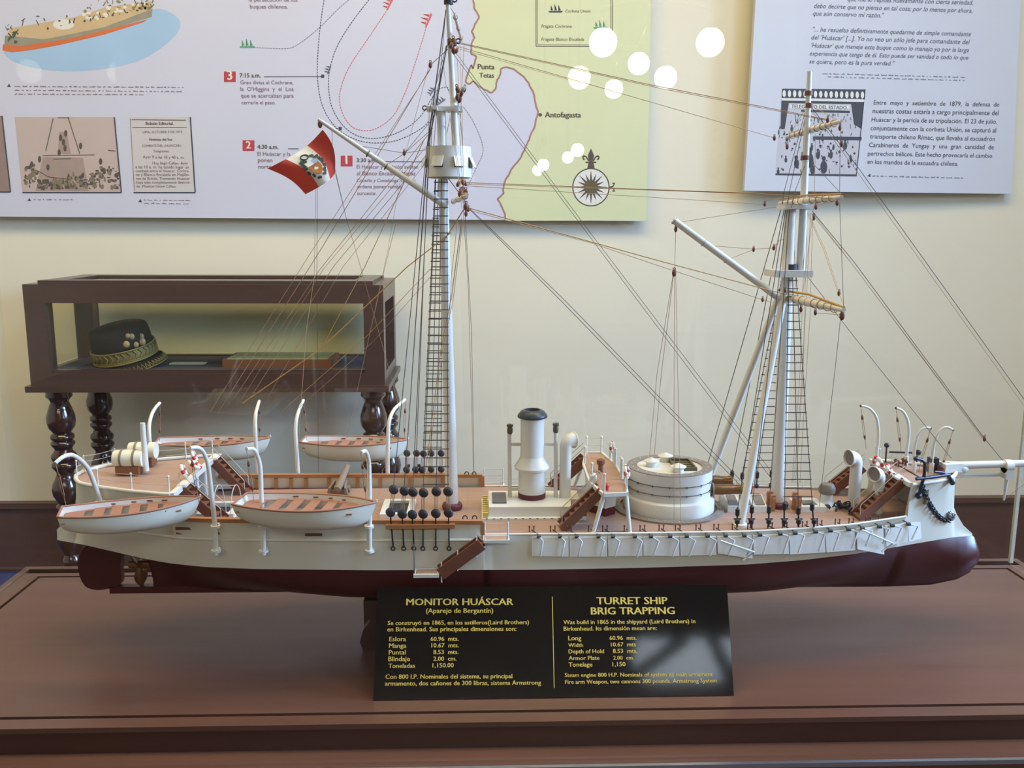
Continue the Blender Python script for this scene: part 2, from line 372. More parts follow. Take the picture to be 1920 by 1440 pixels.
# ------------------------------------------------------------------ big map panel, left
PL = Vector((0, 2.495, 0)); NL = Vector((0, -1, 0))
pl = MB(); c = W(1212, 414.5, 2.495); tl = W(1224, -140, 2.495); bl = W(-170, 405, 2.495)
pl.poly([(bl.x, 2.495, bl.z), (c.x, 2.495, c.z), (tl.x, 2.495, tl.z), (bl.x, 2.495, tl.z)], (0, .028, 0))
mp = pl.build('map_panel', M['paper'], None, (c.x, 2.52, c.z))
tag(mp, 'large bluish white panel with a sea chase map hung on the cream wall, left', 'wall panel')
for x in (-1.5, .3): MB().box((x, 2.5365, c.z+.4), (.05, .026, .5)).build('mounting_batten', M['panelback'], mp)
T3 = lambda X, Y: (X/3.272+860, Y/3.272)
T2 = lambda X, Y: (X/3.4286+400, Y/3.4286)
coast = [T3(*p) for p in ((88, -150), (90, 0), (100, 60), (126, 105), (100, 150), (80, 190), (96, 230), (78, 270), (74, 330), (108, 345), (100, 385), (86, 418), (78, 400), (60, 440), (40, 500), (62, 520), (90, 498), (120, 525), (150, 545), (200, 572), (225, 550), (232, 500), (250, 470), (262, 420), (300, 410), (340, 425), (390, 465), (430, 510), (462, 575), (470, 625), (486, 690), (468, 775), (430, 860), (420, 885), (395, 940), (372, 980), (330, 1030), (302, 1078), (275, 1130), (276, 1190), (240, 1220), (258, 1260), (285, 1310), (288, 1354))]
pol_land = MB(); pol(pol_land, coast + [(1212, 413.6), (1224, -140)], PL, NL, .0004); la = pol_land.build('land_area', M['land'], mp, fix=False)
cs = MB(); rnd = random.Random(3); jag = []
for a, b in zip(coast[1:], coast[2:]):
    for k in range(4): jag.append((a[0]+(b[0]-a[0])*k/4+rnd.uniform(-1, 1), a[1]+(b[1]-a[1])*k/4+rnd.uniform(-1, 1)))
stroke(cs, jag, 3.2, PL, NL, .0007); cs.build('coast_line', M['coast'], la, fix=False)
for nm, pts, m in (('a', ((712, 0), (690, 150), (672, 350), (670, 500), (690, 640), (730, 740), (800, 830), (900, 890), (1010, 918), (1150, 910), (1260, 870), (1345, 820), (1385, 780)), 'inknavy'),
                   ('b', ((1000, 0), (900, 130), (800, 290), (750, 440), (742, 560), (760, 680), (820, 790), (900, 860), (1000, 890), (1110, 878), (1230, 830), (1330, 750), (1400, 640), (1440, 580), (1500, 560), (1515, 590)), 'inknavy'),
                   ('c', ((1120, 60), (1000, 240), (880, 420), (825, 550), (812, 650), (840, 750), (900, 820), (980, 840), (1060, 820), (1160, 740), (1240, 580), (1300, 400), (1350, 240), (1370, 170)), 'inkred'),
                   ('d', ((260, 305), (400, 312), (490, 310), (560, 275), (680, 180), (800, 60), (870, 0)), 'inkslate'),
                   ('e', ((1610, 690), (1680, 800), (1735, 960), (1690, 1080), (1650, 1170), (1620, 1230)), 'inkslate')):
    mb = MB(); stroke(mb, catmull([T2(*p) for p in pts]), 1.5 if m != 'inkslate' else 1.1, PL, NL, .0009, 3.2, 2.0); mb.build('track_line', M[m], mp, fix=False)
for c_, s, a, m in ((T2(215, 298), 14, 0, 'inkgreen'), (T2(1130, 30), 12, -1.1, 'inkred'), (T2(1380, 130), 14, -1.15, 'inkred'), (T2(742, 450), 9, -1.2, 'inkslate'), (T2(1462, 655), 10, -.6, 'inkslate'), (T2(1405, 590), 9, -1.0, 'inkslate'), ((1041, 21), 13, 0, 'inknavy'), ((1125, 51), 13, 0, 'inkgreen')):
    shipmark(mp, c_, s, a, M[m], PL, NL)
for k, (x, y) in (('3', (420, 134)), ('2', (455, 263)), ('1', (639, 292))):
    mb = MB(); pol(mb, [(x, y), (x+22, y), (x+22, y+20), (x, y+20)], PL, NL, .0006); tg = mb.build('number_tag', M['tagred'], mp, fix=False)
    text(tg, k, (x+7 if k != '1' else x+9.7, y+15.5), (x+15.5 if k != '1' else x+12.0, y+15.5), PL, NL, M['white'], 1, 0, .02, 'number')
for (a, b) in (((495, 144), (602, 143.5)), ((540, 279), (560, 279)), ((722, 303), (800, 303.5)), ((634, 241), (628, 241))): stroke(MB(), [a, b], 1.2, PL, NL).build('leader_line', M['inknavy'], mp, fix=False)
for x, y in ((605, 143), (638, 241)): pol(MB(), [(x-3, y-3), (x+3, y-3), (x+3, y+3), (x-3, y+3)], PL, NL, .001).build('map_dot', M['inknavy'], mp, fix=False)
disc(MB(), (1013, 215.5), 3.4, 3.4, PL, NL, .001, 16).build('map_dot', M['inkdark'], mp, fix=False)
for s, x0, x1, y, m, sh, bo in (
    ('la persecución de los', 467, 558, 3, 'ink', 0, 0), ('buques chilenos.', 469, 540, 16, 'ink', 0, 0),
    ('7:15 a.m.', 450, 489, 145, 'inkdark', 0, .012), ('Grau divisa al Cochrane,', 451, 550, 158, 'ink', 0, 0), ("la  O'Higgins  y  el  Loa", 451, 551, 170.5, 'ink', 0, 0),
    ('que se acercaban para', 452, 551, 183, 'ink', 0, 0), ('cerrarle el paso.', 453, 517, 195.5, 'ink', 0, 0),
    ('4:30 a.m.', 483, 522, 279, 'inkdark', 0, .012), ('El Huáscar y la', 483, 545, 292, 'ink', 0, 0), ('ponen', 484, 511, 304, 'ink', 0, 0), ('norte.', 484.5, 511, 316, 'ink', 0, 0),
    ('3:30 a.m.', 669, 707, 304, 'inkdark', 0, .012), ('El Huáscar y la Unión avistan', 669, 784, 316, 'ink', 0, 0), ('al Blanco Encalada, Matías', 669, 779, 328.5, 'ink', .15, 0),
    ('Cousiño y Covadonga. Grau su', 669, 779, 341, 'ink', .15, 0), ('ordena poner rumbo', 670, 753, 353, 'ink', 0, 0), ('suroeste.', 670, 706, 365.5, 'ink', 0, 0),
    ('Punta', 896, 927, 130, 'inkdark', 0, .02), ('Tetas', 899, 926, 145.5, 'inkdark', 0, .02), ('Antofagasta', 1022, 1089, 220, 'inkdark', 0, .02),
    ('Corbeta Unión', 1060, 1107, 23.5, 'inkdark', .15, 0), ('Fragata Cochrane', 1015, 1072, 52, 'inkdark', .15, 0), ('Fragata Blanco Encalada', 1015, 1095, 76.5, 'inkdark', .15, 0)):
    text(mp, s, (x0, y), (x1, y+.2), PL, NL, M[m], 1.0, sh, bo)
mb = MB(); stroke(mb, [(1005, -60), (1005, 87), (1148, 87.5), (1148, -60)], 1.4, PL, NL); stroke(mb, [(1008, -60), (1008, 84), (1145, 84.5), (1145, -60)], .9, PL, NL); mb.build('legend_frame', M['inkdark'], mp, fix=False)
cc = (1108, 351); mb = MB(); disc(mb, cc, 34, 35, PL, NL, .0005, 40); cr = mb.build('compass_rose', M['white'], mp, fix=False)
mb = MB(); stroke(mb, [(cc[0]+34*math.cos(i*.1571), cc[1]+35*math.sin(i*.1571)) for i in range(41)], 2.2, PL, NL); mb.build('compass_ring', M['inkdark'], cr, fix=False)
mb = MB()
for i in range(16):
    a = i*math.pi/8; r = 32 if i % 2 == 0 else 27; f = lambda t, q: (cc[0]+q*math.sin(t), cc[1]-q*math.cos(t))
    pol(mb, [cc, f(a-.2, 12), f(a, r), f(a+.2, 12)], PL, NL, .0009+.00005*(i % 2))
mb.build('compass_star', M['inkdark'], cr, fix=False)
mb = MB(); disc(mb, cc, 12, 12, PL, NL, .0012); mb.build('compass_center', M['olive'], cr, fix=False)
mb = MB()
for (x, y, s) in ((1108, 296, 1.0),):
    pol(mb, [(x, y-18), (x+6, y-4), (x+3, y+8), (x-3, y+8), (x-6, y-4)], PL, NL); pol(mb, [(x-10, y+7), (x+10, y+7), (x+10, y+10), (x-10, y+10)], PL, NL, .0008)
    pol(mb, [(x-5, y+10), (x+5, y+10), (x+7, y+20), (x-7, y+20)], PL, NL)
    for q in (-1, 1): stroke(mb, [(x+q*t[0], y+t[1]) for t in ((4, 6), (9, -2), (14, -4), (15, 1), (12, 4))], 2.6, PL, NL)
for q in (-1, 1): stroke(mb, [(1143, 351), (1150, 351+q*2), (1152, 351+q*8), (1148, 351+q*7)], 2, PL, NL)
mb.build('fleur_ornament', M['inkdark'], cr, fix=False)
# printed illustration of a ship on water, top left corner
T1 = lambda X, Y: (X/3.6, Y/3.6)
mb = MB(); pol(mb, [T1(*p) for p in catmull(((20, 350), (100, 420), (300, 470), (520, 480), (760, 455), (960, 400), (1120, 300), (1210, 200), (1200, 120), (1080, 60), (960, 90), (700, 160), (400, 250), (120, 330)), 5)], PL, NL, .0004)
il = mb.build('ship_illustration', mat('print_water_blue', (164, 196, 226), .5, var=.1, scale=6), mp, fix=False)
for nm, pts, m in (('hull_band', ((18, 340), (20, 300), (150, 310), (500, 255), (800, 180), (1000, 130), (970, 150), (700, 235), (400, 305), (200, 340), (80, 355)), mat('print_orange', (214, 112, 66), .5)),
                   ('hull_side', ((30, 300), (35, 240), (300, 265), (700, 185), (1030, 60), (1025, 115), (800, 180), (500, 255), (150, 310)), mat('print_grey_green', (150, 146, 128), .5, var=.2, scale=30)),
                   ('deck_area', ((40, 250), (70, 190), (500, 118), (720, 48), (1020, 8), (1032, 62), (820, 150), (520, 232), (250, 282)), mat('print_tan', (206, 178, 138), .5, var=.1, scale=30))):
    mb = MB(); pol(mb, [T1(*p) for p in pts], PL, NL, {'deck_area': .0006, 'hull_side': .00068, 'hull_band': .00076}[nm]); mb.build(nm, m, il, fix=False)
rnd = random.Random(8)
lt = MB(); disc(lt, T1(430, 165), 20, 10, PL, NL, .0008)
for k in range(22): x = rnd.uniform(560, 1000); disc(lt, T1(x, 140-(x-560)*.22+rnd.uniform(-60, 10)), rnd.uniform(2, 6), rnd.uniform(1.5, 4), PL, NL, .0008+k*.000004, 9)
lt.build('light_detail', M['white'], il, fix=False)
for nm, col, k0, box_ in (('olive_detail', (140, 132, 96), 26, (560, 1030, -20, 80)), ('green_detail', (70, 84, 66), 22, (25, 110, 150, 290)), ('dark_detail', (82, 76, 74), 26, (120, 900, 90, 230)), ('dark_detail', (96, 86, 60), 20, (900, 1030, 0, 110))):
    mb = MB()
    for k in range(k0):
        x = rnd.uniform(box_[0], box_[1]); y = rnd.uniform(box_[2], box_[3]); y = min(y, 245-(x-60)*.2) if x > 120 else y
        if k % 2: disc(mb, T1(x, y), rnd.uniform(1.2, 4), rnd.uniform(1, 3.4), PL, NL, .0009+k*.000004, 7)
        else: stroke(mb, [T1(x, y), T1(x+rnd.uniform(-25, 25), y-rnd.uniform(8, 36))], rnd.uniform(.8, 2.2), PL, NL, .0011+k*.000003)
    mb.build(nm, mat('print_'+nm, col, .5), il, fix=False)
pol_c = MB()
for (x, y) in ((17, 160), (55, 374), (263, 376)): pol(pol_c, [(x-3.5, y+3), (x, y-3), (x+3.5, y+3)], PL, NL)
pol_c.build('caption_arrow', M['inknavy'], mp, fix=False)
greek(mp, [((28, 163), (346, 165)), ((28, 170), (346, 173)), ((28, 177.5), (270, 178.5))], PL, NL, M['ink'], 2.4, seed=2)
greek(mp, [((63, 375), (138, 375.5)), ((270, 376), (358, 377)), ((271, 382), (358, 383))], PL, NL, M['ink'], 2.0, seed=4)
# three printed photographs along the bottom edge
def printed(pts, base, shadow=True):
    mb = MB(); pol(mb, pts, PL, NL, .0006); o = mb.build('photo_print', base, mp, fix=False)
    s = MB(); stroke(s, [pts[1], pts[2], pts[3]], 2.4, PL, NL, .0012); s.build('drop_edge', M['inknavy'], o, fix=False); return o
ph0 = printed([(-60, 217), (4, 217), (20, 360), (-50, 360)], mat('print_sepia_dark', (150, 124, 116), .5, var=.25, scale=20))
ph1 = printed([T1(100, 790), T1(772, 790), T1(820, 1300), T1(152, 1300)], mat('print_sepia', (196, 176, 170), .5, var=.06, scale=10))
rnd = random.Random(5)
for nm, col, cnt, dl in (('dark_tone', (88, 80, 74), 150, 0), ('olive_tone', (132, 118, 98), 70, .0003)):
    mb = MB()
    for k in range(cnt):
        x = rnd.uniform(165, 805); lo_ = 1130 if (x > 640) else 1170 if x > 450 else 1105 if x < 250 else 1215; y = rnd.uniform(lo_, 1272); sx = min(x-128, 818-x)/3.6
        disc(mb, T1(x, y), min(rnd.uniform(1.2, 4.6), max(1, sx-3)), rnd.uniform(1.4, 5), PL, NL, .0009+dl+k*.000002, 7)
    if not dl:
        for x, y in ((215, 1110), (268, 1075), (325, 1130), (545, 985), (680, 1090), (430, 960), (410, 930), (445, 900), (400, 1030), (440, 1000)): disc(mb, T1(x, y), 3.2, 6.5, PL, NL, .0014, 8)
        for a, b in (((360, 800), (310, 1020)), ((460, 790), (540, 1040)), ((290, 1050), (640, 1045)), ((250, 1150), (330, 1195)), ((330, 1195), (470, 1210)), ((390, 795), (470, 795)), ((730, 1015), (780, 1020)), ((360, 1075), (480, 1070))): stroke(mb, [T1(*a), T1(*b)], 1.4, PL, NL, .0015)
    mb.build(nm, mat('print_'+nm, col, .5), ph1, fix=False)
mb = MB(); pol(mb, [T1(*p) for p in ((290, 1060), (560, 1065), (600, 1290), (240, 1290))], PL, NL, .0008); pol(mb, [T1(*p) for p in ((400, 890), (450, 890), (480, 1040), (390, 1040))], PL, NL, .0008)
mb.build('mid_tone', mat('print_mid_sepia', (168, 146, 136), .5, var=.15, scale=30), ph1, fix=False)
ph2 = printed([T1(872, 790), T1(1285, 790), T1(1318, 1300), T1(902, 1300)], mat('print_newsprint', (206, 200, 200), .5, var=.04))
mb = MB(); stroke(mb, [T1(890, 808), T1(1255, 812)], 1.6, PL, NL); stroke(mb, [T1(895, 862), T1(1262, 862)], 1, PL, NL); stroke(mb, [T1(880, 800), T1(908, 1290)], .8, PL, NL); mb.build('rule_line', M['inkdark'], ph2, fix=False)
for s, a, b, bo in (('Boletín Editorial.', (985, 843), (1172, 843), .02), ('LIMA, OCTUBRE 9 DE 1879.', (965, 900), (1235, 898), 0), ('Noticias del Sur.', (1010, 950), (1168, 950), .02), ('COMBATE DEL «HUASCAR»', (960, 992), (1225, 990), 0), ('Telegramas.', (1035, 1028), (1145, 1028), 0), ('Ayer 9 a las 10 y 40 a. m.', (965, 1068), (1245, 1072), 0),
                ('Hoy llegó Callao. Ayer', (1030, 1110), (1272, 1110), 0), ('a las 10 a. m. ha tenido lugar un', (915, 1136), (1276, 1138), 0), ('combate entre el Huascar, Cochra-', (917, 1162), (1278, 1162), 0), ('ne y Blanco Encalada en Mejillo-', (919, 1188), (1280, 1188), 0), ('nes de Bolivia. Tremendo Huascar', (920, 1214), (1282, 1214), 0), ('haya sido completamente destrui-', (921, 1240), (1284, 1240), 0), ('do. Monitor Unión Callao.', (922, 1266), (1190, 1266), 0)):
    text(ph2, s, T1(*a), T1(*b), PL, NL, M['inkdark'], 1.0, 0, bo, 'headline')

# ------------------------------------------------------------------ letter panel, right
a0 = W(1395.5, 357.5, 2.455); NRm = Vector((math.sin(R(2.6)), -math.cos(R(2.6)), 0)); PR = a0
q = [WP(*p, PR, NRm) for p in ((1395.5, 357.5), (1897, 363.5), (1921, -150), (1426, -150))]
mb = MB().poly(q, -NRm*.026); rp = mb.build('letter_panel', M['paper2'], None, q[0]); tag(rp, 'pale blue panel of italic quotations and a crowd photo hung on the wall, right', 'wall panel')
for p in ((1480, 250), (1800, 250)):
    v = WP(*p, PR, NRm); MB().box((v.x, (v.y+.029+YB)/2, v.z+.1), (.05, YB-v.y-.029, .4)).build('mounting_batten', M['panelback'], rp)
for s, a, b in (('que me lo repites nuevamente con cierta seriedad,', (1589, 2), (1824, 9)), ('debo decirte que no pienso en tal cosa; por lo menos por ahora,', (1526, 15), (1823, 24)), ('que aún conservo mi razón."', (1524, 29), (1657, 33)),
                ('"... he resuelto definitivamente quedarme de simple comandante', (1524, 59), (1820, 68)), ("del 'Huáscar' [...]. Yo no veo un sólo jefe para comandante del", (1521, 74), (1818, 83)), ("'Huáscar' que maneje este buque como lo manejo yo por la larga", (1521, 89), (1816, 98)),
                ('experiencia que tengo de él. Esto puede ser vanidad o todo lo que', (1518, 104), (1815, 112)), ('se quiera, pero es la pura verdad."', (1517, 119), (1677, 123))):
    text(rp, s, a, b, PR, NRm, M['inkslate'], 1.0, .22)
greek(rp, [((1542, 139), (1810, 146)), ((1552, 145), (1810, 152))], PR, NRm, M['inkslate'], 2.2, seed=6)
for s, a, b in (('Entre  mayo  y  setiembre  de  1879,  la  defensa  de', (1638, 196), (1873, 200)), ('nuestras costas estaría a cargo principalmente del', (1636, 212), (1872, 216)), ('Huáscar y la pericia de su tripulación. El 23 de julio,', (1634, 228), (1869, 232)),
                ('conjuntamente con la corbeta Unión, se capturó al', (1632, 244), (1867, 248.5)), ('transporte chileno Rímac, que llevaba al escuadrón', (1631, 259.5), (1865, 264.5)), ('Carabineros  de  Yungay  y  una  gran  cantidad  de', (1629, 275.5), (1863, 280)),
                ('pertrechos bélicos. Este hecho provocaría el cambio', (1627, 291.5), (1860, 296)), ('en los mandos de la escuadra chilena.', (1626, 307), (1796, 311))):
    text(rp, s, a, b, PR, NRm, M['inknavy'])
mb = MB(); pol(mb, [(1632, 325), (1632, 332), (1626, 330)], PR, NRm); mb.build('caption_arrow', M['inknavy'], rp, fix=False)
greek(rp, [((1635, 331), (1808, 335))], PR, NRm, M['inkslate'], 2.4, seed=7)
T4 = lambda X, Y: (X/4.5+1240, Y/4.5+100)
mb = MB(); pol(mb, [T4(1020, 298), T4(1722, 305), T4(1648, 1038), T4(962, 1028)], PR, NRm, .0006); cp = mb.build('crowd_photo', mat('print_grey_photo', (196, 194, 200), .5, var=.1, scale=25), rp, fix=False)
tag(cp, 'black and white photo of a crowd')
D = mat('print_black', (62, 60, 66), .5, var=.2, scale=60); mb = MB()
def qd(a, b, c_, d, l=.0009): pol(mb, [T4(*a), T4(*b), T4(*c_), T4(*d)], PR, NRm, l)
qd((1020, 298), (1722, 305), (1716, 385), (1015, 376)); qd((1014, 398), (1710, 412), (1708, 430), (1012, 420)); qd((1012, 420), (1075, 422), (1040, 640), (1005, 640)); qd((1600, 425), (1708, 430), (1690, 640), (1625, 600))
qd((1180, 475), (1590, 485), (1588, 505), (1178, 495)); qd((1280, 700), (1690, 705), (1688, 735), (1278, 728)); qd((1648, 1038), (962, 1028), (964, 1012), (1650, 1022)); qd((1722, 305), (1714, 305), (1640, 1038), (1648, 1038))
rnd = random.Random(11)
for x, y, r in ((1100, 640, 12), (1060, 720, 14), (1140, 930, 22), (1050, 900, 12), (1250, 900, 34), (1320, 860, 18), (1360, 720, 13), (1370, 960, 30), (1430, 860, 16), (1450, 800, 10), (1550, 780, 18), (1190, 880, 16), (1270, 790, 11), (1600, 900, 12), (985, 1000, 12), (1205, 980, 22), (1275, 980, 22)):
    disc(mb, T4(x, y), r/4.5, r/4.5*1.9, PR, NRm, .0011, 9); disc(mb, T4(x, y-r*2.4), r/7.5, r/6, PR, NRm, .00115, 9)
for k in range(90):
    x = rnd.uniform(990, 1655); y = rnd.uniform(560, 980) if k % 3 else rnd.uniform(505, 560); a = rnd.uniform(6, 40); x = min(x, 1700-(y-300)*.1); stroke(mb, [T4(x, y), T4(x+rnd.uniform(-8, 8), min(1018, y+a))], rnd.uniform(.6, 2.2), PR, NRm, .0012+k*.000002)
for k in range(50):
    x = rnd.uniform(985, 1650); y = rnd.uniform(640, 1000); disc(mb, T4(x, y), rnd.uniform(.8, 2.4), rnd.uniform(.8, 3), PR, NRm, .0014+k*.000002, 7)
mb.build('dark_tone', D, cp, fix=False)
mb = MB()
for k in range(16): disc(mb, T4(1036+k*44, 340+k*.8), 3.2, 6.6, PR, NRm, .0012, 10)
pol(mb, [T4(1085, 425), T4(1585, 440), T4(1580, 478), T4(1083, 466)], PR, NRm, .0012); pol(mb, [T4(1015, 380), T4(1712, 392), T4(1710, 410), T4(1013, 398)], PR, NRm, .0012)
mb.build('light_tone', M['white'], cp, fix=False)
text(cp, 'TELEGRAFO DEL ESTADO.', T4(1095, 462), T4(1570, 474), PR, NRm + Vector((0, 0, 0)), M['inknavy'], 1.0, 0, .01, 'sign_text').location = NRm*.0006

# ------------------------------------------------------------------ old display case with a cap, behind on the left
LEGP = [(.03, 0), (.042, .01), (.042, .05), (.036, .06), (.030, .10), (.026, .18), (.03, .22), (.038, .23), (.036, .24), (.028, .255), (.034, .27), (.046, .30), (.05, .33), (.046, .36), (.036, .39), (.03, .41), (.036, .428), (.042, .437), (.040, .447), (.030, .455), (.036, .465), (.048, .49), (.051, .51), (.048, .53), (.036, .555), (.030, .57), (.031, .58), (.040, .592), (.045, .60), (.044, .61), (.036, .618), (.042, .625), (.045, .635), (.043, .645), (.034, .655), (.030, .665), (.036, .676), (.042, .684), (.041, .692), (.032, .70), (.040, .704), (.042, .712), (.040, .72), (.030, .727), (.036, .735), (.046, .75), (.050, .77), (.049, .79), (.040, .82), (.031, .845), (.036, .855), (.046, .865), (.044, .888), (.044, .893)]
CX0, CX1, CY0, CY1 = -1.612, -.348, 2.0, 2.452
case = thing('display_case', (-.98, 2.226, 0), 'dark wooden glass display case on turned legs holding a cap, behind the stern', 'display case')
zb = TZ-.012
for x, y in ((W(112, 760, CY0+.07).x, CY0+.07), (W(700, 760, CY0+.07).x, CY0+.07), (W(187, 760, CY1-.06).x, CY1-.06), (W(727, 760, CY1-.06).x, CY1-.06)):
    MB().lathe([(r*1.0, z/.893*zb) for r, z in LEGP], (x, y, 0), n=28, sharp=50).build('leg', M['legwood'], case)
mb = MB().box(((CX0+CX1)/2, (CY0+CY1)/2, TZ+.0), (CX1-CX0+.03, CY1-CY0+.03, .022)).box(((CX0+CX1)/2, (CY0+CY1)/2, TZ+.03), (CX1-CX0, CY1-CY0, .05)); mb.build('base', M['darkwood'], case)
MB().box(((CX0+CX1)/2, (CY0+CY1)/2, TZ+.057), (CX1-CX0-.08, CY1-CY0-.08, .006)).build('felt_floor', M['felt'], case)
zt = TZ+.374
for x in (CX0+.036, CX1-.036):
    for y in (CY0+.03, CY1-.03): MB().box((x, y, TZ+.1815), (.0715, .0595, .253)).build('post', M['darkwood'], case)
mb = MB()
for y in (CY0+.025, CY1-.025): mb.box(((CX0+CX1)/2, y, zt-.033), (CX1-CX0, .05, .066))
for x in (CX0+.036, CX1-.036): mb.box((x, (CY0+CY1)/2, zt-.033), (.072, CY1-CY0-.1, .066))
mb.build('top_frame', M['darkwood'], case)
mb = MB()
for y in (CY0+.06, CY1-.06): mb.box(((CX0+CX1)/2, y, zt+.006), (CX1-CX0-.08, .06, .012))
for x in (CX0+.08, CX1-.08): mb.box((x, (CY0+CY1)/2, zt+.006), (.07, CY1-CY0-.18, .012))
ld = mb.build('lid_frame', M['darkwood'], case)
MB().box(((CX0+CX1)/2, (CY0+CY1)/2, zt+.003), (CX1-CX0-.16, CY1-CY0-.12, .004)).build('lid_glass', M['caseglass'], ld)
mb = MB()
for y in (CY0+.03, CY1-.03): mb.box(((CX0+CX1)/2, y, TZ+.0605), (CX1-CX0-.14, .03, .011))
mb.build('lower_rail', M['darkwood'], case)
for y in (CY0+.03, CY1-.03): MB().box(((CX0+CX1)/2, y, TZ+.19), (CX1-CX0-.144, .004, .235)).build('glass_pane', M['caseglass'], case)
for x in (CX0+.036, CX1-.036): MB().box((x, (CY0+CY1)/2, TZ+.19), (.004, CY1-CY0-.12, .235)).build('glass_pane', M['caseglass'], case)
# cap lying in the case
hb_ = W(240, 683, 2.19); hb_.z = TZ+.0605
cap_ = thing('kepi_cap', hb_, 'black officer cap with gold braided band lying inside the wooden display case', 'cap')
ax = Vector((-.16, -.20, 1)).normalized(); hc = hb_+Vector((0, 0, .012))
au = Vector((1, 0, 0)); au = (au-ax*au.dot(ax)).normalized(); av = ax.cross(au)
hp_ = lambda t, r, z: hc + ax*z + au*(r*math.cos(t)) + av*(r*.95*math.sin(t))
MB().lathe([(.104, .012), (.113, .018), (.116, .034), (.114, .060), (.112, .066)], hc, ax, 40, 50, sy=.95).build('braid_band', M['hatgold'], cap_)
MB().lathe([(.1, .060), (.109, .066), (.110, .092), (.108, .122), (.103, .134), (.09, .140), (0, .144)], hc, ax, 40, 60, sy=.95).build('crown', M['hatcloth'], cap_)
rows = []
for k in range(21):
    t = -1.75+2.3*k/20; e = math.cos((k/20-.5)*math.pi)**.5
    rows.append([hp_(t, r, z) for r, z in ((.108, .018), (.112+.030*e, .006), (.112+.046*e, -.006), (.112+.045*e, -.011), (.112+.028*e, -.001), (.108, .012))])
MB().grid(rows, True, True).build('visor', M['hatcloth'], cap_)
mb = MB()
for k in range(22):
    t = -1.7+2.2*k/21; e = math.cos((k/21-.5)*math.pi)**.5; q = [hp_(t+d, .112+rr*e, zz) for d, rr, zz in ((-.04, .044, -.0045), (0, .026, .009), (.04, .044, -.0045))]
    mb.tube(q, .0026, 6)
mb.tube([hp_(-1.7+2.2*k/30, .112+.046*math.cos((k/30-.5)*math.pi)**.5, -.008) for k in range(31)], .0022, 6)
mb.build('visor_braid', M['hatgold'], cap_)
mb = MB()
for z, r in ((.020, .0042), (.026, .0030), (.064, .0034)): mb.tube([hp_(t/28*6.283, .1155, z) for t in range(28)], r, 8, closed=True)
for k in range(34):
    t = k/34*6.283; mb.tube([hp_(t+d, .1165, z) for z, d in ((.031, 0), (.046, .09), (.060, 0))], .0030, 6)
mb.build('cord_trim', M['hatgold'], cap_)
mb = MB()
for t, z, r in ((-1.05, .090, .014), (-.80, .112, .012), (-.50, .080, .016), (-.75, .078, .012), (-.92, .118, .010), (-.45, .10, .011)): mb.ball(hp_(t, .108, z), r, 10, (1, .6, 1))
mb.build('emblem', mat('cap_emblem_gold', (196, 166, 128), .5, .2, .2, 120), cap_)
p = W(353, 682, 2.2); tag(MB().box((p.x, 2.2, TZ+.0625), (.13, .045, .004)).build('label_card', M['card'], None, (p.x, 2.2, TZ+.06)), 'small pale label card lying beside the cap in the display case', 'card')
p = W(530, 680, 2.2); bx = thing('document_box', (p.x, 2.2, TZ+.06), 'flat wooden box with a pale glass top, right of the cap in the display case', 'box')
MB().box((p.x, 2.2, TZ+.075), (.40, .2, .03)).build('box_body', M['brownwood'], bx); MB().box((p.x, 2.2, TZ+.0915), (.37, .17, .004)).build('glass_top', mat('pale_green_glass_top', (168, 172, 138), .2), bx)

# ------------------------------------------------------------------ showcase table
tb = thing('showcase_table', (.08, .02, 0), 'reddish mahogany table carrying the ship model, with dark inlaid grooves', 'table')
X0, X1, YF, YK = -.79, .965, -.2545, .266
gF, gK = -.2265, .217; gL, gR = -.655, .935
def frame(mb, x0, x1, y0, y1, w, z0, z1):
    mb.box(((x0+x1)/2, y0+w/2, (z0+z1)/2), (x1-x0, w, z1-z0)); mb.box(((x0+x1)/2, y1-w/2, (z0+z1)/2), (x1-x0, w, z1-z0))
    mb.box((x0+w/2, (y0+y1)/2, (z0+z1)/2), (w, y1-y0-2*w, z1-z0)); mb.box((x1-w/2, (y0+y1)/2, (z0+z1)/2), (w, y1-y0-2*w, z1-z0)); return mb
gl, gr_ = X0+.047, X1-.047
MB().box(((gl+gr_)/2, (gF+gK)/2, TZ-.01), (gr_-gl, gK-gF, .02)).build('table_top', M['table'], tb)
g = .006
frame(MB(), gl-g, gr_+g, gF-g, gK+g, g, TZ-.02, TZ-.009).build('inlay_groove', M['groove'], tb)
frame(MB(), X0, X1, YF, YK, .012, TZ-.006, TZ+.0005).build('edge_moulding', M['table'], tb)
mb = MB(); a, b, c_, d = X0+.012, X1-.012, YF+.012, YK-.012
mb.box(((a+b)/2, (c_+gF-g)/2, TZ-.01), (b-a, gF-g-c_, .02)); mb.box(((a+b)/2, (gK+g+.236)/2, TZ-.01), (b-a, .236-gK-g, .02))
mb.box(((a+gl-g)/2, (gF-g+gK+g)/2, TZ-.01), (gl-g-a, gK-gF+2*g, .02)); mb.box(((b+gr_+g)/2, (gF-g+gK+g)/2, TZ-.01), (b-gr_-g, gK-gF+2*g, .02)); mb.build('border_strip', M['table'], tb)
mb = MB().box(((X0+X1)/2, .245, TZ-.012), (X1-X0-.03, .018, .012)); mb.build('glass_channel', M['groove'], tb)
frame(MB(), X0+.001, X1-.001, YF+.001, YK-.001, .009, TZ-.033, TZ-.006).box(((X0+X1)/2, (YF+YK)/2, TZ-.0270), (X1-X0-.03, YK-YF-.03, .012)).build('apron', M['tabledark'], tb)
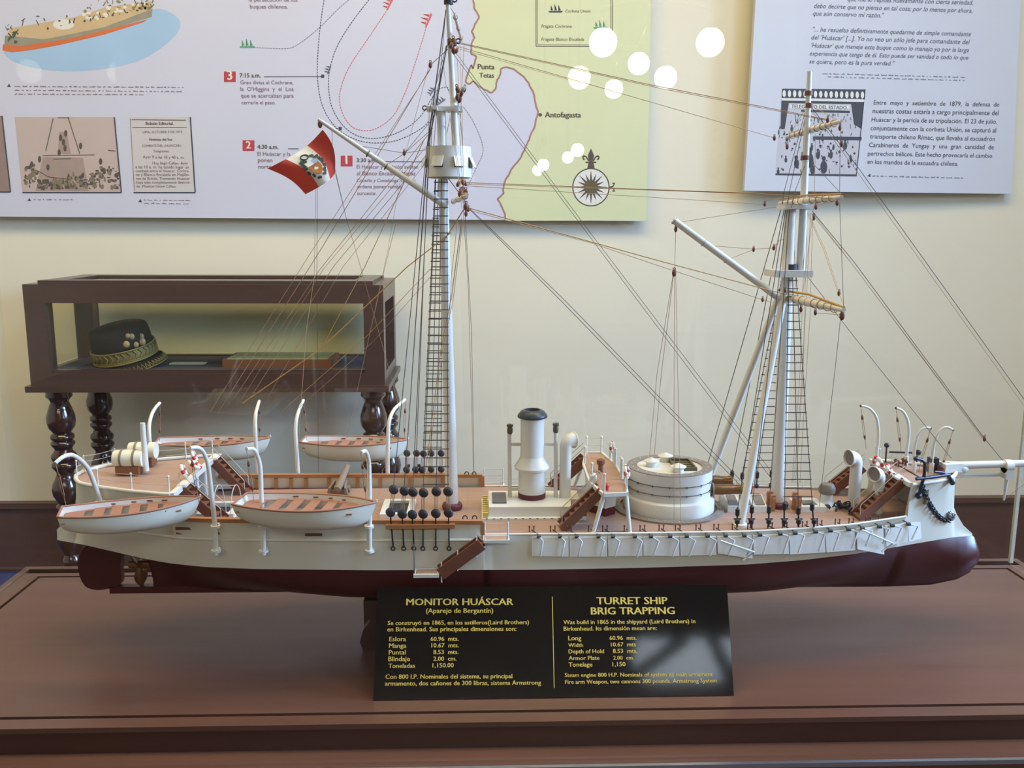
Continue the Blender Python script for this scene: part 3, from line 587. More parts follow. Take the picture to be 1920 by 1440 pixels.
mb = MB().box(((X0+X1)/2, (YF+YK)/2-.008, TZ-.045), (X1-X0+.05, YK-YF+.080, .024)).box(((X0+X1)/2, (YF+YK)/2, TZ-.066), (X1-X0+.04, YK-YF+.04, .018)).box(((X0+X1)/2, (YF+YK)/2, TZ-.105), (X1-X0+.02, YK-YF+.02, .06)); mb.build('lower_moulding', M['table'], tb)
zl = TZ-.135
for x in (X0+.08, X1-.08):
    for y in (YF+.07, YK-.07): MB().lathe([(r, z/.893*zl) for r, z in LEGP], (x, y, 0), n=24, sharp=50).build('leg', M['legwood'], tb)
# glass cover
GF, GK, GX0, GX1, GT = YF-.043, .247, X0-.0185, X1-.008, TZ+1.02
gc = thing('glass_cover', (.08, 0, TZ-.05), 'clear glass cover of the showcase enclosing the ship model', 'glass cover')
MB().box(((GX0+GX1)/2, GF, (TZ-.0325+GT)/2), (GX1-GX0, .005, GT-TZ+.0325)).build('front_pane', M['pane'], gc)
MB().box(((GX0+GX1)/2, GK, (TZ-.0055+GT)/2), (GX1-GX0-.03, .005, GT-TZ+.0055)).build('back_pane', M['pane'], gc)
MB().box((GX0+.03, (GF+GK)/2, (TZ+.001+GT)/2), (.005, GK-GF-.012, GT-TZ-.001)).build('side_pane', M['pane'], gc)
MB().box((GX1-.02, (GF+GK)/2, (TZ+.001+GT)/2), (.005, GK-GF-.012, GT-TZ-.001)).build('side_pane', M['pane'], gc)
MB().box(((GX0+GX1)/2, (GF+GK)/2, GT+.003), (GX1-GX0, GK-GF+.01, .005)).build('top_pane', M['pane'], gc)
MB().box(((GX0+GX1)/2, GF-.0055, TZ-.0298), (GX1-GX0, .005, .0055)).build('metal_strip', M['steel'], gc)
for x in (GX1-.017,): MB().box((x, GK-.004, (TZ+GT)/2), (.006, .006, GT-TZ-.004)).build('corner_seam', mat('silicone_seam', (206, 200, 176), .3), gc)
# cradle under the keel
sup = thing('model_cradle', (.08, 0, TZ), 'dark wooden cradle holding the ship model above the table', 'stand')
for s in (-1, 1):
    x = -.150 if s < 0 else .326
    prof = [(0, 0), (.016*s, 0), (.020*s, .012), (.015*s, .03), (.004*s, .045), (.012*s, .056), (.012*s, .0735), (-.020*s, .0735), (-.022*s, 0)]
    mb = MB().poly([(x+p[0], -.062, TZ+p[1]) for p in prof], (0, .026, 0)).poly([(x+p[0], .036, TZ+p[1]) for p in prof], (0, .026, 0)).box((x, 0, TZ+.031), (.034, .074, .062))
    mb.build('cradle_arm', M['darkwood'], sup)
MB().box((.088, 0, TZ+.012), (.43, .05, .022)).build('cross_bar', M['darkwood'], sup)
# ------------------------------------------------------------------ plaque with the ship's data
b0, b1 = WZ(700, 1313, 0.0008), WZ(1376, 1304, 0.0008)
yb = (b0.y+b1.y)/2; tilt = R(31); NPq = Vector((0, -math.cos(tilt), math.sin(tilt))); PQ = Vector((0, yb, TZ+.0008))
q = [WP(*p, PQ, NPq) for p in ((700, 1313), (1376, 1304), (1363, 1097), (708, 1101))]
q[0].z = q[1].z = TZ+.0008; q[0].y = q[1].y = yb
pq = MB().poly(q, -NPq*.005).build('info_plaque', M['plaque'], None, (q[0]+q[1])/2)
tag(pq, 'black glossy plaque with gold lettering leaning on the table below the hull', 'plaque')
T5 = lambda X, Y: (X/4.8+660, Y/4.8+1080)
T6 = lambda X, Y: (X/4.571+1000, Y/4.571+1080)
for s, a, b, t, bo in (('MONITOR HUÁSCAR', (490, 265), (1450, 262), 5, .016), ('(Aparejo de Bergantín)', (667, 334), (1270, 332), 5, .012), ('Se construyó en 1865, en los astilleros(Laird Brothers)', (322, 442), (1592, 434), 5, .012), ('en Birkenhead. Sus principales dimensiones son:', (318, 500), (1478, 494), 5, .012),
    ('Eslora', (336, 588), (486, 587), 5, .012), ('60.96  mts.', (708, 585), (958, 583), 5, .012), ('Manga', (334, 647), (488, 646), 5, .012), ('10.67  mts.', (715, 644), (962, 642), 5, .012), ('Puntal', (332, 708), (482, 707), 5, .012), ('8.53  mts.', (733, 704), (958, 702), 5, .012),
    ('Blindaje', (328, 767), (521, 766), 5, .012), ('2.00  cm.', (733, 764), (940, 762), 5, .012), ('Toneladas', (328, 828), (567, 826), 5, .012), ('1,150.00', (725, 824), (915, 822), 5, .012),
    ('Con 800 I.P. Nominales del sistema, su principal', (302, 926), (1442, 920), 5, .012), ('armamento, dos cañones de 300 libras, sistema Armstrong', (298, 987), (1700, 978), 5, .012),
    ('TURRET SHIP', (543, 244), (1148, 242), 6, .016), ('BRIG TRAPPING', (495, 331), (1210, 327), 6, .016), ('Was build in 1865 in the shipyard (Laird Brothers) in', (258, 414), (1387, 404), 6, .012), ('Birkenhead. Its dimensión mean are:', (260, 470), (1056, 463), 6, .012),
    ('Long', (300, 552), (410, 551), 6, .012), ('60.96  mts.', (653, 549), (885, 547), 6, .012), ('Width', (300, 609), (425, 608), 6, .012), ('10.67  mts', (665, 605), (877, 603), 6, .012), ('Depth of Hold', (302, 664), (605, 662), 6, .012), ('8.53  mts.', (682, 661), (890, 659), 6, .012),
    ('Armor Plate', (303, 721), (566, 719), 6, .012), ('2.00  cm.', (684, 718), (862, 716), 6, .012), ('Tonelage', (303, 778), (505, 776), 6, .012), ('1,150', (678, 775), (789, 774), 6, .012),
    ('Steam engine 800 H.P. Nominals of system its main armament', (270, 866), (1535, 858), 6, .012), ('Fire arm Weapon, two cannons 300 pounds. Armstrong System', (272, 925), (1570, 912), 6, .012)):
    Tt = T5 if t == 5 else T6
    text(pq, s, Tt(*a), Tt(*b), PQ, NPq, M['gold'], .84 if bo > .015 else .92, 0, bo, 'heading' if bo > .015 else 'text_line')
mb = MB(); stroke(mb, [(1035.5, 1119), (1039, 1290)], 1.3, PQ, NPq, .0008); mb.build('divider_line', M['gold'], pq, fix=False)

# ------------------------------------------------------------------ hanging lamps of the hall behind the camera (seen mirrored in the glass)
def mirrored(x, y, L):                                     # lamp position whose mirror image in the front pane appears at the pixel
    v = CAM + ray(x, y)*L; return Vector((v.x, 2*(GF-.0025)-v.y, v.z))
lampsP = [[(1131, 79, 4.45), (1332, 79, 4.45), (1198, 119, 5.7)], [(1083, 281, 9.6)], [(1019, 309, 10.6)]]
for gi, grp in enumerate(lampsP):
    P3 = [mirrored(*g_) for g_ in grp]; cx = sum(p.x for p in P3)/len(P3); cy = sum(p.y for p in P3)/len(P3)
    n_ = ('near three globe brass chandelier hanging behind the camera', 'single globe pendant lamp hanging far down the hall, right one', 'single globe pendant lamp hanging far down the hall, left one')[gi]
    ch = thing('chandelier' if gi == 0 else 'pendant_lamp', (cx, cy, 4.5), n_, 'lamp')
    zc = P3[0].z+.28; mb = MB().cyl((cx, cy, 4.5), (cx, cy, zc), .012).lathe([(.0, -.08), (.03, -.05), (.045, 0), (.02, .05), (.012, .1)], (cx, cy, zc), n=20).lathe([(.07, 0), (.06, -.03), (.012, -.05)], (cx, cy, 4.499), n=20)
    mb.build('stem', M['brass'], ch)
    for p in P3:
        MB().ball(p, .069, 28).build('lamp_globe', M['lamp'], ch)
        h = Vector((p.x, p.y, p.z+.1)); mb = MB().cyl(h, h-Vector((0, 0, .04)), .016, .03, 14)
        if (h-Vector((cx, cy, h.z))).length > .05: mb.tube(catmull([(cx, cy, zc), ((cx+h.x)/2, (cy+h.y)/2, zc-.05), (h.x, h.y, h.z+.05), tuple(h)]), .009, 8)
        else: mb.cyl(h, (cx, cy, zc), .009)
        mb.build('lamp_arm', M['brass'], ch)

# ------------------------------------------------------------------ the ship model (one thing; everything fixed to it is its part)
ship = thing('ship_model', (.07, 0, TZ+.064), 'white and dark red two masted ironclad turret ship model on the showcase table', 'ship model')
ZD = .186; ZP = .2395; ZF = .238
def V(x, y, z): return Vector((x, y, TZ+z))
HB = [(-.596, .020), (-.580, .024), (-.568, .026), (-.5675, .004), (-.5665, .012), (-.558, .03), (-.545, .047), (-.515, .064), (-.468, .084), (-.415, .100), (-.35, .107), (-.2, .1105), (0, .1125), (.2, .1125), (.355, .1085), (.43, .1015), (.507, .089), (.592, .067), (.64, .050), (.67, .032), (.685, .014), (.691, .002), (.75, 0)]
BW = [(-.594, .022), (-.55, .034), (-.505, .046), (-.46, .065), (-.418, .084), (-.368, .098), (-.299, .107), (-.142, .115), (.07, .118), (.212, .1145), (.358, .106), (.436, .092), (.519, .070), (.612, .036), (.692, .010), (.728, .001), (.75, 0)]
ZS = [(-.596, .164), (-.58, .178), (-.568, .19), (-.567, ZP), (-.406, ZP), (-.4045, .2065), (.003, .2025), (.0045, ZD), (.36, ZD), (.5, .188), (.593, .192), (.5945, ZF), (.688, .234), (.691, .228), (.693, .184), (.698, .174), (.710, .156), (.728, .1405), (.75, .14)]
ZW = [(-.594, .151), (-.55, .1475), (-.505, .1415), (-.46, .139), (.60, .139), (.69, .141), (.727, .140), (.733, .128), (.738, .108)]
ZK = [(-.594, .149), (-.55, .143), (-.4725, .118), (-.4715, .065), (.60, .063), (.666, .065), (.705, .073), (.725, .083), (.733, .092), (.738, .104)]
hb = lambda x: interp(HB, x)
def sidey(x, z):                                          # outer half breadth of the white side at height z
    zw, zs = interp(ZW, x), interp(ZS, x); t = 0 if zs-zw < 1e-6 else min(1, max(0, (z-zw)/(zs-zw)))
    return interp(BW, x) + (hb(x)-interp(BW, x))*t
xs = sorted(set([a for a, _ in ZS if a < .73] + [a for a, _ in ZK] + [-.594+.0133*i for i in range(99) if -.594+.0133*i < .728] + [-.562, -.552, -.54, -.53]))
top = [x for x in xs if -.594 <= x <= .7275]
rows = []
for x in top:
    zw, zs = interp(ZW, x), interp(ZS, x); rw = []
    for s in (-1, 1):
        lv = [i/7 for i in range(8)]
        if s > 0: lv = lv[::-1]
        for t in lv:
            y = interp(BW, x) + (hb(x)-interp(BW, x))*t**(.8 if x < .5 else 1.0)
            if x > .6: y *= 1 - .25*math.sin(math.pi*t)*min(1, (x-.6)/.08)
            rw.append(V(x, s*y, zw+(zs-zw)*t))
    rows.append(rw)
near = MB().grid([r[:8] for r in rows]); far = MB().grid([r[8:] for r in rows])
hm = MB(); hm.add(near.v, near.f, True); hm.add(far.v, far.f, True)
e = rows[0]; hm.add(e, [tuple(range(16))])
hull = hm.build('hull_topside', M['hullwhite'], ship)
bot = [x for x in xs if -.594 <= x]; rows = []
for x in bot:
    zw, zk = interp(ZW, x), interp(ZK, x); b = interp(BW, x); rw = []
    full = max(0, min(1, (x+.46)/.28)) if x < 0 else max(0, min(1, (.70-x)/.30)); p = .32 + 3.2*full**1.3
    bulb = interp([(.58, 0), (.66, .008), (.70, .017), (.722, .0175), (.733, .011), (.738, 0)], x)
    for s in (-1, 1):
        lv = [i/12 for i in range(13)]
        if s > 0: lv = lv[::-1]
        for t in lv:
            y = b*(1-t**p) + bulb*math.sin(math.pi*min(1, t*1.02))
            if x > .6: y = b*(1-t)**.7 + bulb*math.sin(math.pi*min(1, t))**.8
            y = max(y, .0045*min(1, max(0, (.738-x)/.02))*(1 if x > -.472 else .6)); rw.append(V(x, s*y, zw-(zw-zk)*t))
    rows.append(rw)
mb = MB().grid(rows); mb.add(rows[0], [tuple(range(26))]); mb.build('hull_bottom', M['red'], ship)
mb = MB().box(V(-.40, 0, .069), (.268, .012, .010)); mb.build('keel_shoe', M['red'], ship)
rd = [W(x, y) for x, y in catmull(((232, 1024), (229, 1060), (229, 1092), (205, 1101), (182, 1103), (163, 1096), (152, 1075), (150, 1050), (156, 1030), (170, 1018), (200, 1012)), 4)]
MB().poly([Vector((p.x, -.006, p.z)) for p in rd], (0, .012, 0)).build('rudder', M['red'], ship)
mb = MB().cyl(V(-.505, 0, .106), V(-.468, 0, .106), .006, n=12); hubp = mb.build('propeller_hub', M['bronze'], ship)
for k in range(3):
    a = .5+k*2.094; d = Vector((0, math.cos(a), math.sin(a))); w_ = Vector((.6, -math.sin(a)*.8, math.cos(a)*.8)); c = V(-.49, 0, .106)
    MB().grid([[c+d*(.004+.028*i/6)+w_*(.011*math.sin(math.pi*(.12+.8*i/6))*j)+Vector((dx, 0, 0)) for j, dx in ((-1, 0), (0, .001), (1, 0), (0, -.001))] for i in range(7)], True, True).build('propeller_blade', M['bronze'], hubp)
# decks
def hully(x, z):                                          # half breadth of the built side surface at height z
    zw, zs = interp(ZW, x), interp(ZS, x); t = 0 if zs-zw < 1e-6 else min(1, max(0, (z-zw)/(zs-zw)))
    y = interp(BW, x) + (hb(x)-interp(BW, x))*t**(.8 if x < .5 else 1.0)
    return y*(1-.25*math.sin(math.pi*t)*min(1, (x-.6)/.08)) if x > .6 else y
def deckpoly(x0, x1, z, inset, n=40):
    X = [x0+(x1-x0)*i/n for i in range(n+1)]; f = lambda x: max(.0005, min(hb(x), hully(x, z))-inset)
    return [V(x, -f(x), z) for x in X] + [V(x, f(x), z) for x in reversed(X)]
MB().poly(deckpoly(-.55, .66, ZD-.004, .0042, 110), (0, 0, .004)).build('main_deck', M['deck'], ship)
MB().poly(deckpoly(-.5655, -.406, ZP-.004, .003), (0, 0, .003)).build('poop_deck', M['deck'], ship)
MB().poly(deckpoly(.5955, .688, ZF-.005, .003), (0, 0, .003)).build('forecastle_deck', M['deck'], ship)
def rimtube(x0, x1, z, r, inset=0, n=40, side=None, front=None):
    X = [x0+(x1-x0)*i/n for i in range(n+1)]; a = [V(x, -(hb(x)-inset), z if not callable(z) else z(x)) for x in X]; b = [V(x, hb(x)-inset, z if not callable(z) else z(x)) for x in X]
    return a if side == -1 else b if side == 1 else (a[::-1] + b if front == 'stern' else a + b[::-1])
MB().tube(rimtube(-.5668, -.406, ZP+.001, 0, 0, 30, None, 'stern'), .0027, 8).build('poop_rail', M['white'], ship)
MB().bar(V(-.404, -.102, ZP-.001), V(-.404, .102, ZP-.001), .007, .007).build('poop_front_beam', M['white'], ship)
MB().tube(rimtube(.5955, .690, ZF, 0, 0, 24), .0028, 8).build('forecastle_rail', M['white'], ship)
MB().bar(V(.5945, -.066, ZF-.001), V(.5945, .066, ZF-.001), .006, .006).build('forecastle_beam', M['white'], ship)
mb = MB().poly([V(.625, y, z) for y, z in ((-.052, .206), (-.050, .236), (.050, .236), (.055, .188), (-.02, .188), (-.03, .196))], (.003, 0, 0)); mb.build('forecastle_bulkhead', M['ringgrey'], ship)
mb = MB().box(V(-.432, 0, .2125), (.004, .17, .05)); bk = mb.build('poop_bulkhead', M['white'], ship)
for y in (-.086, -.078, -.068, -.03, -.02, .02, .03, .068, .078): MB().cyl(V(-.412, y, ZD), V(-.412, y, ZP-.004), .0026, n=10).build('poop_column', M['white'], ship)
mb = MB().box(V(-.419, -.004, .2105), (.024, .036, .046)); cbn = mb.build('companion_cabinet', M['white'], ship)
for y in (-.013, .005): MB().box(V(-.4065, y, .212), (.002, .013, .034)).build('cabinet_door', M['shieldblue'], cbn)
# bulwark rails, posts and the wale
for s in (-1, 1):
    X = [-.402+.404*i/20 for i in range(21)]
    mb = MB(); pts = [V(x, s*(hb(x)-.001), interp(ZS, x)+.001) for x in X]
    for a, b in zip(pts, pts[1:]): mb.bar(a, b, .008, .0048)
    mb.build('bulwark_rail', M['railwood'], ship)
    mb = MB()
    for a, b in zip(pts, pts[1:]): mb.bar(a-Vector((0, s*.0035, .021)), b-Vector((0, s*.0035, .021)), .003, .003)
    mb.build('waterway', M['redband'], ship)
    for x in (-.345, -.316, -.293, -.27, -.235, -.191, -.156, -.11, -.06, .0005): MB().box(V(x, s*(hb(x)-.0032), .1945), (.005 if x < 0 else .007, .004, .016)).build('bulwark_post', M['railwood'], ship)
    MB().box(V(.0025, s*.1115, .194), (.006, .004, .017)).build('bulwark_end', M['railwood'], ship)
    mb = MB().tube([V(x, s*(sidey(x, .1795)+.0003), .1795) for x in [-.46+.47*i/30 for i in range(31)]], .0022, 8); mb.build('wale', M['hullwhite'], ship)
mb = MB()
for s in (-1, 1): mb.tube([V(x, s*(hb(x)-.0006), interp(ZS, x)+.0003) for x in [.006+.585*i/50 for i in range(51)]], .0016, 6)
mb.build('deck_edge_rim', M['white'], ship)
for px in ((340, 996), (588, 1003)):
    p = W(px[0], px[1], -.112); MB().box((p.x, -sidey(p.x, p.z-TZ)-.0005, p.z), (.022, .002, .0035)).build('scupper', M['ladderwood'], ship)
# ------------------------------------------------------------------ helper builders for fittings
def ladder(a, b, w, n, name='ladder', board=.013, rails=True, wood='ladderwood', up=1):
    a, b, w = Vector(a), Vector(b), Vector(w); L = MB(); d = (b-a)
    st = MB().bar(a-w/2, b-w/2, .0028, board); o = st.build(name, M[wood], ship)
    MB().bar(a+w/2, b+w/2, .0028, board).build('side_board', M[wood], o)
    for k in range(n):
        c = a + d*((k+.5)/n); MB().box(c, (.0095 if abs(w.y) > abs(w.x) else w.length, w.length if abs(w.y) > abs(w.x) else .0095, .0022)).build('tread', M['brownwood'], o)
    if rails:
        for s in (-1, 1):
            h = Vector((0, 0, .022)); p = a+w/2*s; q = b+w/2*s
            MB().tube([p+h*.2, p+h, q+h, q+h*.1], .0006, 6).build('handrail', M['ropeW'], o)
    return o
def posts(pts, h, r=.0009, wires=(1.0, .55), name='stanchion'):
    for p in pts: MB().cyl(p, Vector(p)+Vector((0, 0, h)), r, r*.8, 8).ball(Vector(p)+Vector((0, 0, h)), r*1.4, 8).build(name, M['white'], ship)
    for t in wires:
        mb = MB()
        for a, b in zip(pts, pts[1:]):
            a, b = Vector(a), Vector(b); mb.tube([a+Vector((0, 0, h*t)), (a+b)/2+Vector((0, 0, h*t-.0012)), b+Vector((0, 0, h*t))], .00035, 5)
        mb.build('guard_wire', M['ropeW'], ship)
def lifebuoy(c, Rr, axis):
    o = MB().torus(c, Rr, Rr*.3, axis, 24, 10).build('lifebuoy', M['white'], ship)
    for k in range(4): MB().torus(c, Rr, Rr*.315, axis, 6, 10, (k*1.571+.5, k*1.571+1.05)).build('red_band', M['buoyred'], o)
def block(c, r=.0032, axis=(0, 0, 1), parent=None, m='block'):
    return MB().ball(c, r, 10, (.75, .6, 1.25), axis).torus(Vector(c)+Vector(axis).normalized()*r*1.35, r*.4, r*.14, (0, 1, 0), 10, 6).build('pulley_block', M[m], parent or ship)
def hatch(c, sx, sy, h=.008, m='white'):
    o = frame(MB(), c.x-sx/2, c.x+sx/2, c.y-sy/2, c.y+sy/2, .009, c.z, c.z+h).build('hatch_coaming', M[m], ship)
    MB().box(c+Vector((0, 0, .0012)), (sx-.018, sy-.018, .002)).build('hatch_opening', M['black'], o); return o
# ------------------------------------------------------------------ boats on davits
def boat(stern, bow, w, d):
    s0, s1 = Vector(stern), Vector(bow); u = (s1-s0); L = u.length; u.normalize(); v = Vector((0, 0, 1)).cross(u).normalized(); k = Vector((0, 0, 1))
    half = lambda t: w/2*((.66+.34*math.sin(math.pi/2*min(1, t/.42))) if t < .42 else max(.012, 1-((t-.42)/.58)**2.4))
    sh = lambda t: .0035*(abs(t-.45)/.55)**2
    P = lambda t, y, z: s0 + u*(L*t) + v*y + k*z
    ts = [i/22 for i in range(23)]; out = []; inn = []
    for t in ts:
        h = half(t); dd = d*(1-.22*max(0, (t-.7)/.3)**2-.32*max(0, (.4-t)/.4)**2); rake = .012*max(0, (t-.8)/.2)**2
        def sec(h, dd, off): return [P(t-(rake*5+.035*max(0, 1-t/.12)**2*-1)*abs(math.cos(a)), h*math.copysign(abs(math.sin(a))**.62, math.sin(a)), sh(t)-dd*abs(math.cos(a))**.75) for a in [-math.pi/2+math.pi*i/14 for i in range(15)]]
        out.append(sec(h, dd, 1)); inn.append(sec(max(h-.0016, .0004), dd-.003, 1))
    mb = MB().grid(out); mb.add(out[0], [tuple(range(15))]); o = mb.build('boat', M['hullwhite'], ship)
    MB().grid(inn).build('inner_lining', M['white'], o)
    g = MB(); gp = [P(t, -half(t), sh(t)+.0004) for t in ts] + [P(t, half(t), sh(t)+.0004) for t in reversed(ts)]
    g.tube(gp, .0015, 6, closed=True); g.build('gunwale', M['gunwale'], o)
    fl = MB(); zz = -d*.55; fl.grid([[P(t, -half(t)*.78, zz), P(t, half(t)*.78, zz)] for t in [.03+.8*i/12 for i in range(13)]], False); fl.build('floor_board', M['white'], o)
    for s in (-1, 1): MB().grid([[P(t, s*(half(t)-.0018), -d*.2), P(t, s*(half(t)-.0075), -d*.2)] for t in [.05+.72*i/12 for i in range(13)]], False).build('side_bench', M['gunwale'], o)
    for t, m in ((.09, 'gunwale'), (.26, 'gunwale'), (.385, 'gunwale'), (.515, 'gunwale'), (.645, 'gunwale'), (.79, 'gunwale')):
        wv = (.0125 if .2 < t < .7 else .022)
        MB().add([P(t+a*wv/L/2, b*(half(t)-.0022), -d*.18+c) for c in (0, -.0016) for a, b in ((-1, -1), (1, -1), (1, 1), (-1, 1))], [(0, 1, 2, 3), (7, 6, 5, 4), (0, 4, 5, 1), (1, 5, 6, 2), (2, 6, 7, 3), (3, 7, 4, 0)]).build('thwart', M[m], o)
    for s in (-1, 1):
        for t in (.35, .5, .62, .73): MB().box(P(t, s*(half(t)-.0021), -d*.1), (.007, .0008, .0016)).build('rowlock_pad', M['brownwood'], o)
    MB().cyl(P(1.0, 0, sh(1)), P(1.0, 0, sh(1)+.004), .0011).build('stem_post', M['white'], o)
    return o
BZ = .2415
def midp(a, b, z): p, q = WZ(*a, z), WZ(*b, z); return (p+q)/2
def davit(pts, r, m='white', base=None):
    P3 = catmull([tuple(W(*p)) for p in pts], 5); n = len(P3)
    o = MB().tube(P3, [r*(1-.32*i/(n-1)) for i in range(n)], 10).build('davit', M[m], ship); o_p = [Vector(p) for p in P3]
    return o, o_p
def tackle(par, a, b, m='ropeT', r=.00045):
    a, b = Vector(a), Vector(b); d = b-a; pa, pb = a+d*.28, a+d*.72; ax = d.normalized()
    block(pa, .0026, -ax, par); block(pb, .0024, ax, par)
    sd = Vector((1, 0, 0))*.0012
    MB().tube([a, pa], r, 5).tube([pa+sd, pb+sd], r, 5).tube([pa-sd, pb-sd], r, 5).tube([pb, b], r, 5).build('boat_fall', M[m], par)
b1 = boat(midp((100, 973), (124, 955), .238), WZ(376, 937, .2405), .066, .029)
b2 = boat(midp((441, 946), (457, 932), BZ), WZ(706, 947, BZ), .074, .031)
b3 = boat(midp((286, 834), (300, 826), .2455), WZ(507, 824, .2455), .066, .031)
b4 = boat(midp((564, 829), (572, 824), .2455), WZ(765, 828, .2455), .066, .031)
hx = -.123
for base, pts, tip, low in ((1, ((188, 940, -.075), (176, 905, -.082), (165, 879, -.096), (150, 862, -.118), (134, 853, -.142), (118, 857, -.163), (104, 868, -.172)), 0, (124, 953)),
    (2, ((405, 1040, hx), (403, 985, hx), (397, 930, hx), (391, 878, -.124), (384, 853, -.132), (373, 840, -.145), (356, 840, -.16)), 0, (372, 940)),
    (2, ((494, 1040, hx), (493, 985, hx), (490, 930, hx), (488, 880, -.124), (483, 856, -.132), (475, 842, -.145), (462, 842, -.16)), 0, (466, 940)),
    (2, ((693, 1035, hx), (693, 985, hx), (693, 930, hx), (692, 876, -.124), (690, 858, -.132), (685, 846, -.145), (677, 849, -.16)), 0, (684, 946))):
    o, P3 = davit(pts, .0034)
    if base == 2:
        for y in (987, 1033): p = W(pts[0][0]-(1 if y < 1000 else 0), y, hx); MB().cyl(p-Vector((0, 0, .0015)), p+Vector((0, 0, .0015)), .0062, n=14).box(p+Vector((0, .005, 0)), (.006, .011, .003)).build('davit_bracket', M['white'], o)
    else: MB().cyl(P3[0]-Vector((0, 0, .003)), P3[0], .007, n=14).build('davit_foot', M['white'], o)
    t = P3[-1]; bpt = WZ(*low, .243); tackle(o, t, Vector((t.x+.004, t.y+.01, min(bpt.z, t.z-.03))))
hf = .117
for pts, low in ((((283, 862, hf), (281, 835, hf), (279.5, 812, hf+.002), (280, 795, hf+.008), (285, 776, hf+.022), (292, 764, hf+.035), (300, 755, hf+.045)), (299, 828)),
                 (((483, 893, hf), (481, 850, hf), (478.5, 805, hf+.002), (479, 780, hf+.008), (482, 765, hf+.022), (486, 752, hf+.04)), (487, 826)),
                 (((559, 893, hf), (556.5, 850, hf), (554, 810, hf+.002), (556, 786, hf+.008), (561, 768, hf+.022), (569, 750, hf+.045)), (575, 826)),
                 (((727, 892, hf), (727, 850, hf), (728, 808, hf+.002), (731, 785, hf+.008), (739, 768, hf+.022), (749, 758, hf+.035), (760, 749, hf+.045)), (758, 828))):
    o, P3 = davit(pts, .0034); t = P3[-1]; tackle(o, t, WZ(*low, .246))
# ------------------------------------------------------------------ poop deck gear
pp = []
for t in ((220, 914), (238, 916.5), (302, 925)): p = WZ(*t, ZP); pp.append(V(p.x, -hb(p.x)+.002, ZP))
pp = [V(x, -(hb(x)-.003), ZP) for x in (-.515, -.462, -.408)]; posts(pp, .024, .0012, (.95, .5))
pf = [V(x, hb(x)-.003, ZP) for x in (-.408, -.445, -.49, -.535)] + [V(-.5635, .012, ZP), V(-.562, -.016, ZP)]; posts(pf, .024, .001, (.98, .65, .3))
ck = mat('cradle_orange_wood', (134, 84, 54), .5)
for c, ln in ((V(-.497, .004, .2615), .040), (V(-.494, .050, .2615), .038)):
    r = .0128; a, b = c-Vector((ln/2, 0, 0)), c+Vector((ln/2, 0, 0))
    o = MB().lathe([(.0, -ln/2), (r*.92, -ln/2), (r*.98, -ln/4), (r, 0), (r*.98, ln/4), (r*.92, ln/2), (0, ln/2)], c, (1, 0, 0), 28).build('cask', M['cask'], ship)
    for q in (-.22, .22): MB().lathe([(r*.9, -.0016), (r*1.03, -.0016), (r*1.03, .0016), (r*.9, .0016)], c+Vector((ln*q, 0, 0)), (1, 0, 0), 28).build('cask_band', M['band'], o)
    MB().box(c-Vector((0, 0, .0155)), (ln*.8, .022, .012)).build('cask_cradle', ck, o)
MB().cyl(W(274, 883, .004), W(267, 793, .004), .0042, .0036, 14).build('signal_pole', M['spar'], ship)
for p, ax in ((V(-.409, -.034, .254), (.9, .2, .3)), (V(-.414, .03, .257), (.9, .2, .3)), (V(-.406, .005, .252), (.5, .1, .8))): lifebuoy(p, .0085, ax)
ladder(V(-.405, -.054, .238), V(-.352, -.054, ZD+.001), (0, .024, 0), 7)
ladder(V(-.402, .088, .238), V(-.355, .082, ZD+.001), (0, .024, 0), 7)
for y in (-.054, .088): MB().box(V(-.402, y, ZP+.002), (.012, .03, .003)).build('ladder_landing', M['white'], ship)
hatch(V(-.368, -.012, ZD), .052, .06, .008)
mb = MB()
for x, k in ((-.395, 0), (-.345, 1)): mb.torus(V(x, -.012, ZD+.008), .024, .0006, (1, 0, 0), 14, 5, (0, math.pi) if Vector((1, 0, 0)).orthogonal().y > .5 else (0, 2*math.pi))
c0 = V(-.37, -.012, ZD+.006)
hoop = MB()
for dx in (-.024, .0, .024): hoop.tube([c0+Vector((dx, .028*math.cos(a), .034*math.sin(a))) for a in [math.pi*i/14 for i in range(15)]], .0007, 5)
hoop.tube([c0+Vector((-.024, 0, .034)), c0+Vector((.024, 0, .034))], .0006, 5).build('awning_hoop', M['ropeW'], ship)
hatch(V(-.118, -.006, ZD), .046, .072, .006)
# deck gun on the far side
gx, gy = -.215, .075
car = MB().bar(V(gx-.012, gy-.016, ZD+.008), V(gx-.008, gy+.016, ZD+.012), .003, .012).bar(V(gx+.012, gy-.016, ZD+.008), V(gx+.009, gy+.016, ZD+.012), .003, .012).box(V(gx, gy-.008, ZD+.006), (.024, .005, .005)).box(V(gx, gy+.010, ZD+.006), (.022, .005, .005)).build('gun_carriage', M['gungrey'], ship)
for sx in (-1, 1):
    for dy in (-.011, .012): MB().cyl(V(gx+sx*.015, gy+dy, ZD+.005), V(gx+sx*.011, gy+dy, ZD+.005), .005, n=14).build('wheel', M['gungrey'], car)
MB().lathe([(0, -.026), (.0058, -.024), (.0062, -.016), (.0052, .004), (.0042, .032), (.0050, .034), (.0050, .038), (.0022, .038), (.002, .03)], V(gx+.003, gy+.006, ZD+.019), (.12, .9, .32), 20, 60).build('gun_barrel', M['gungrey'], car)
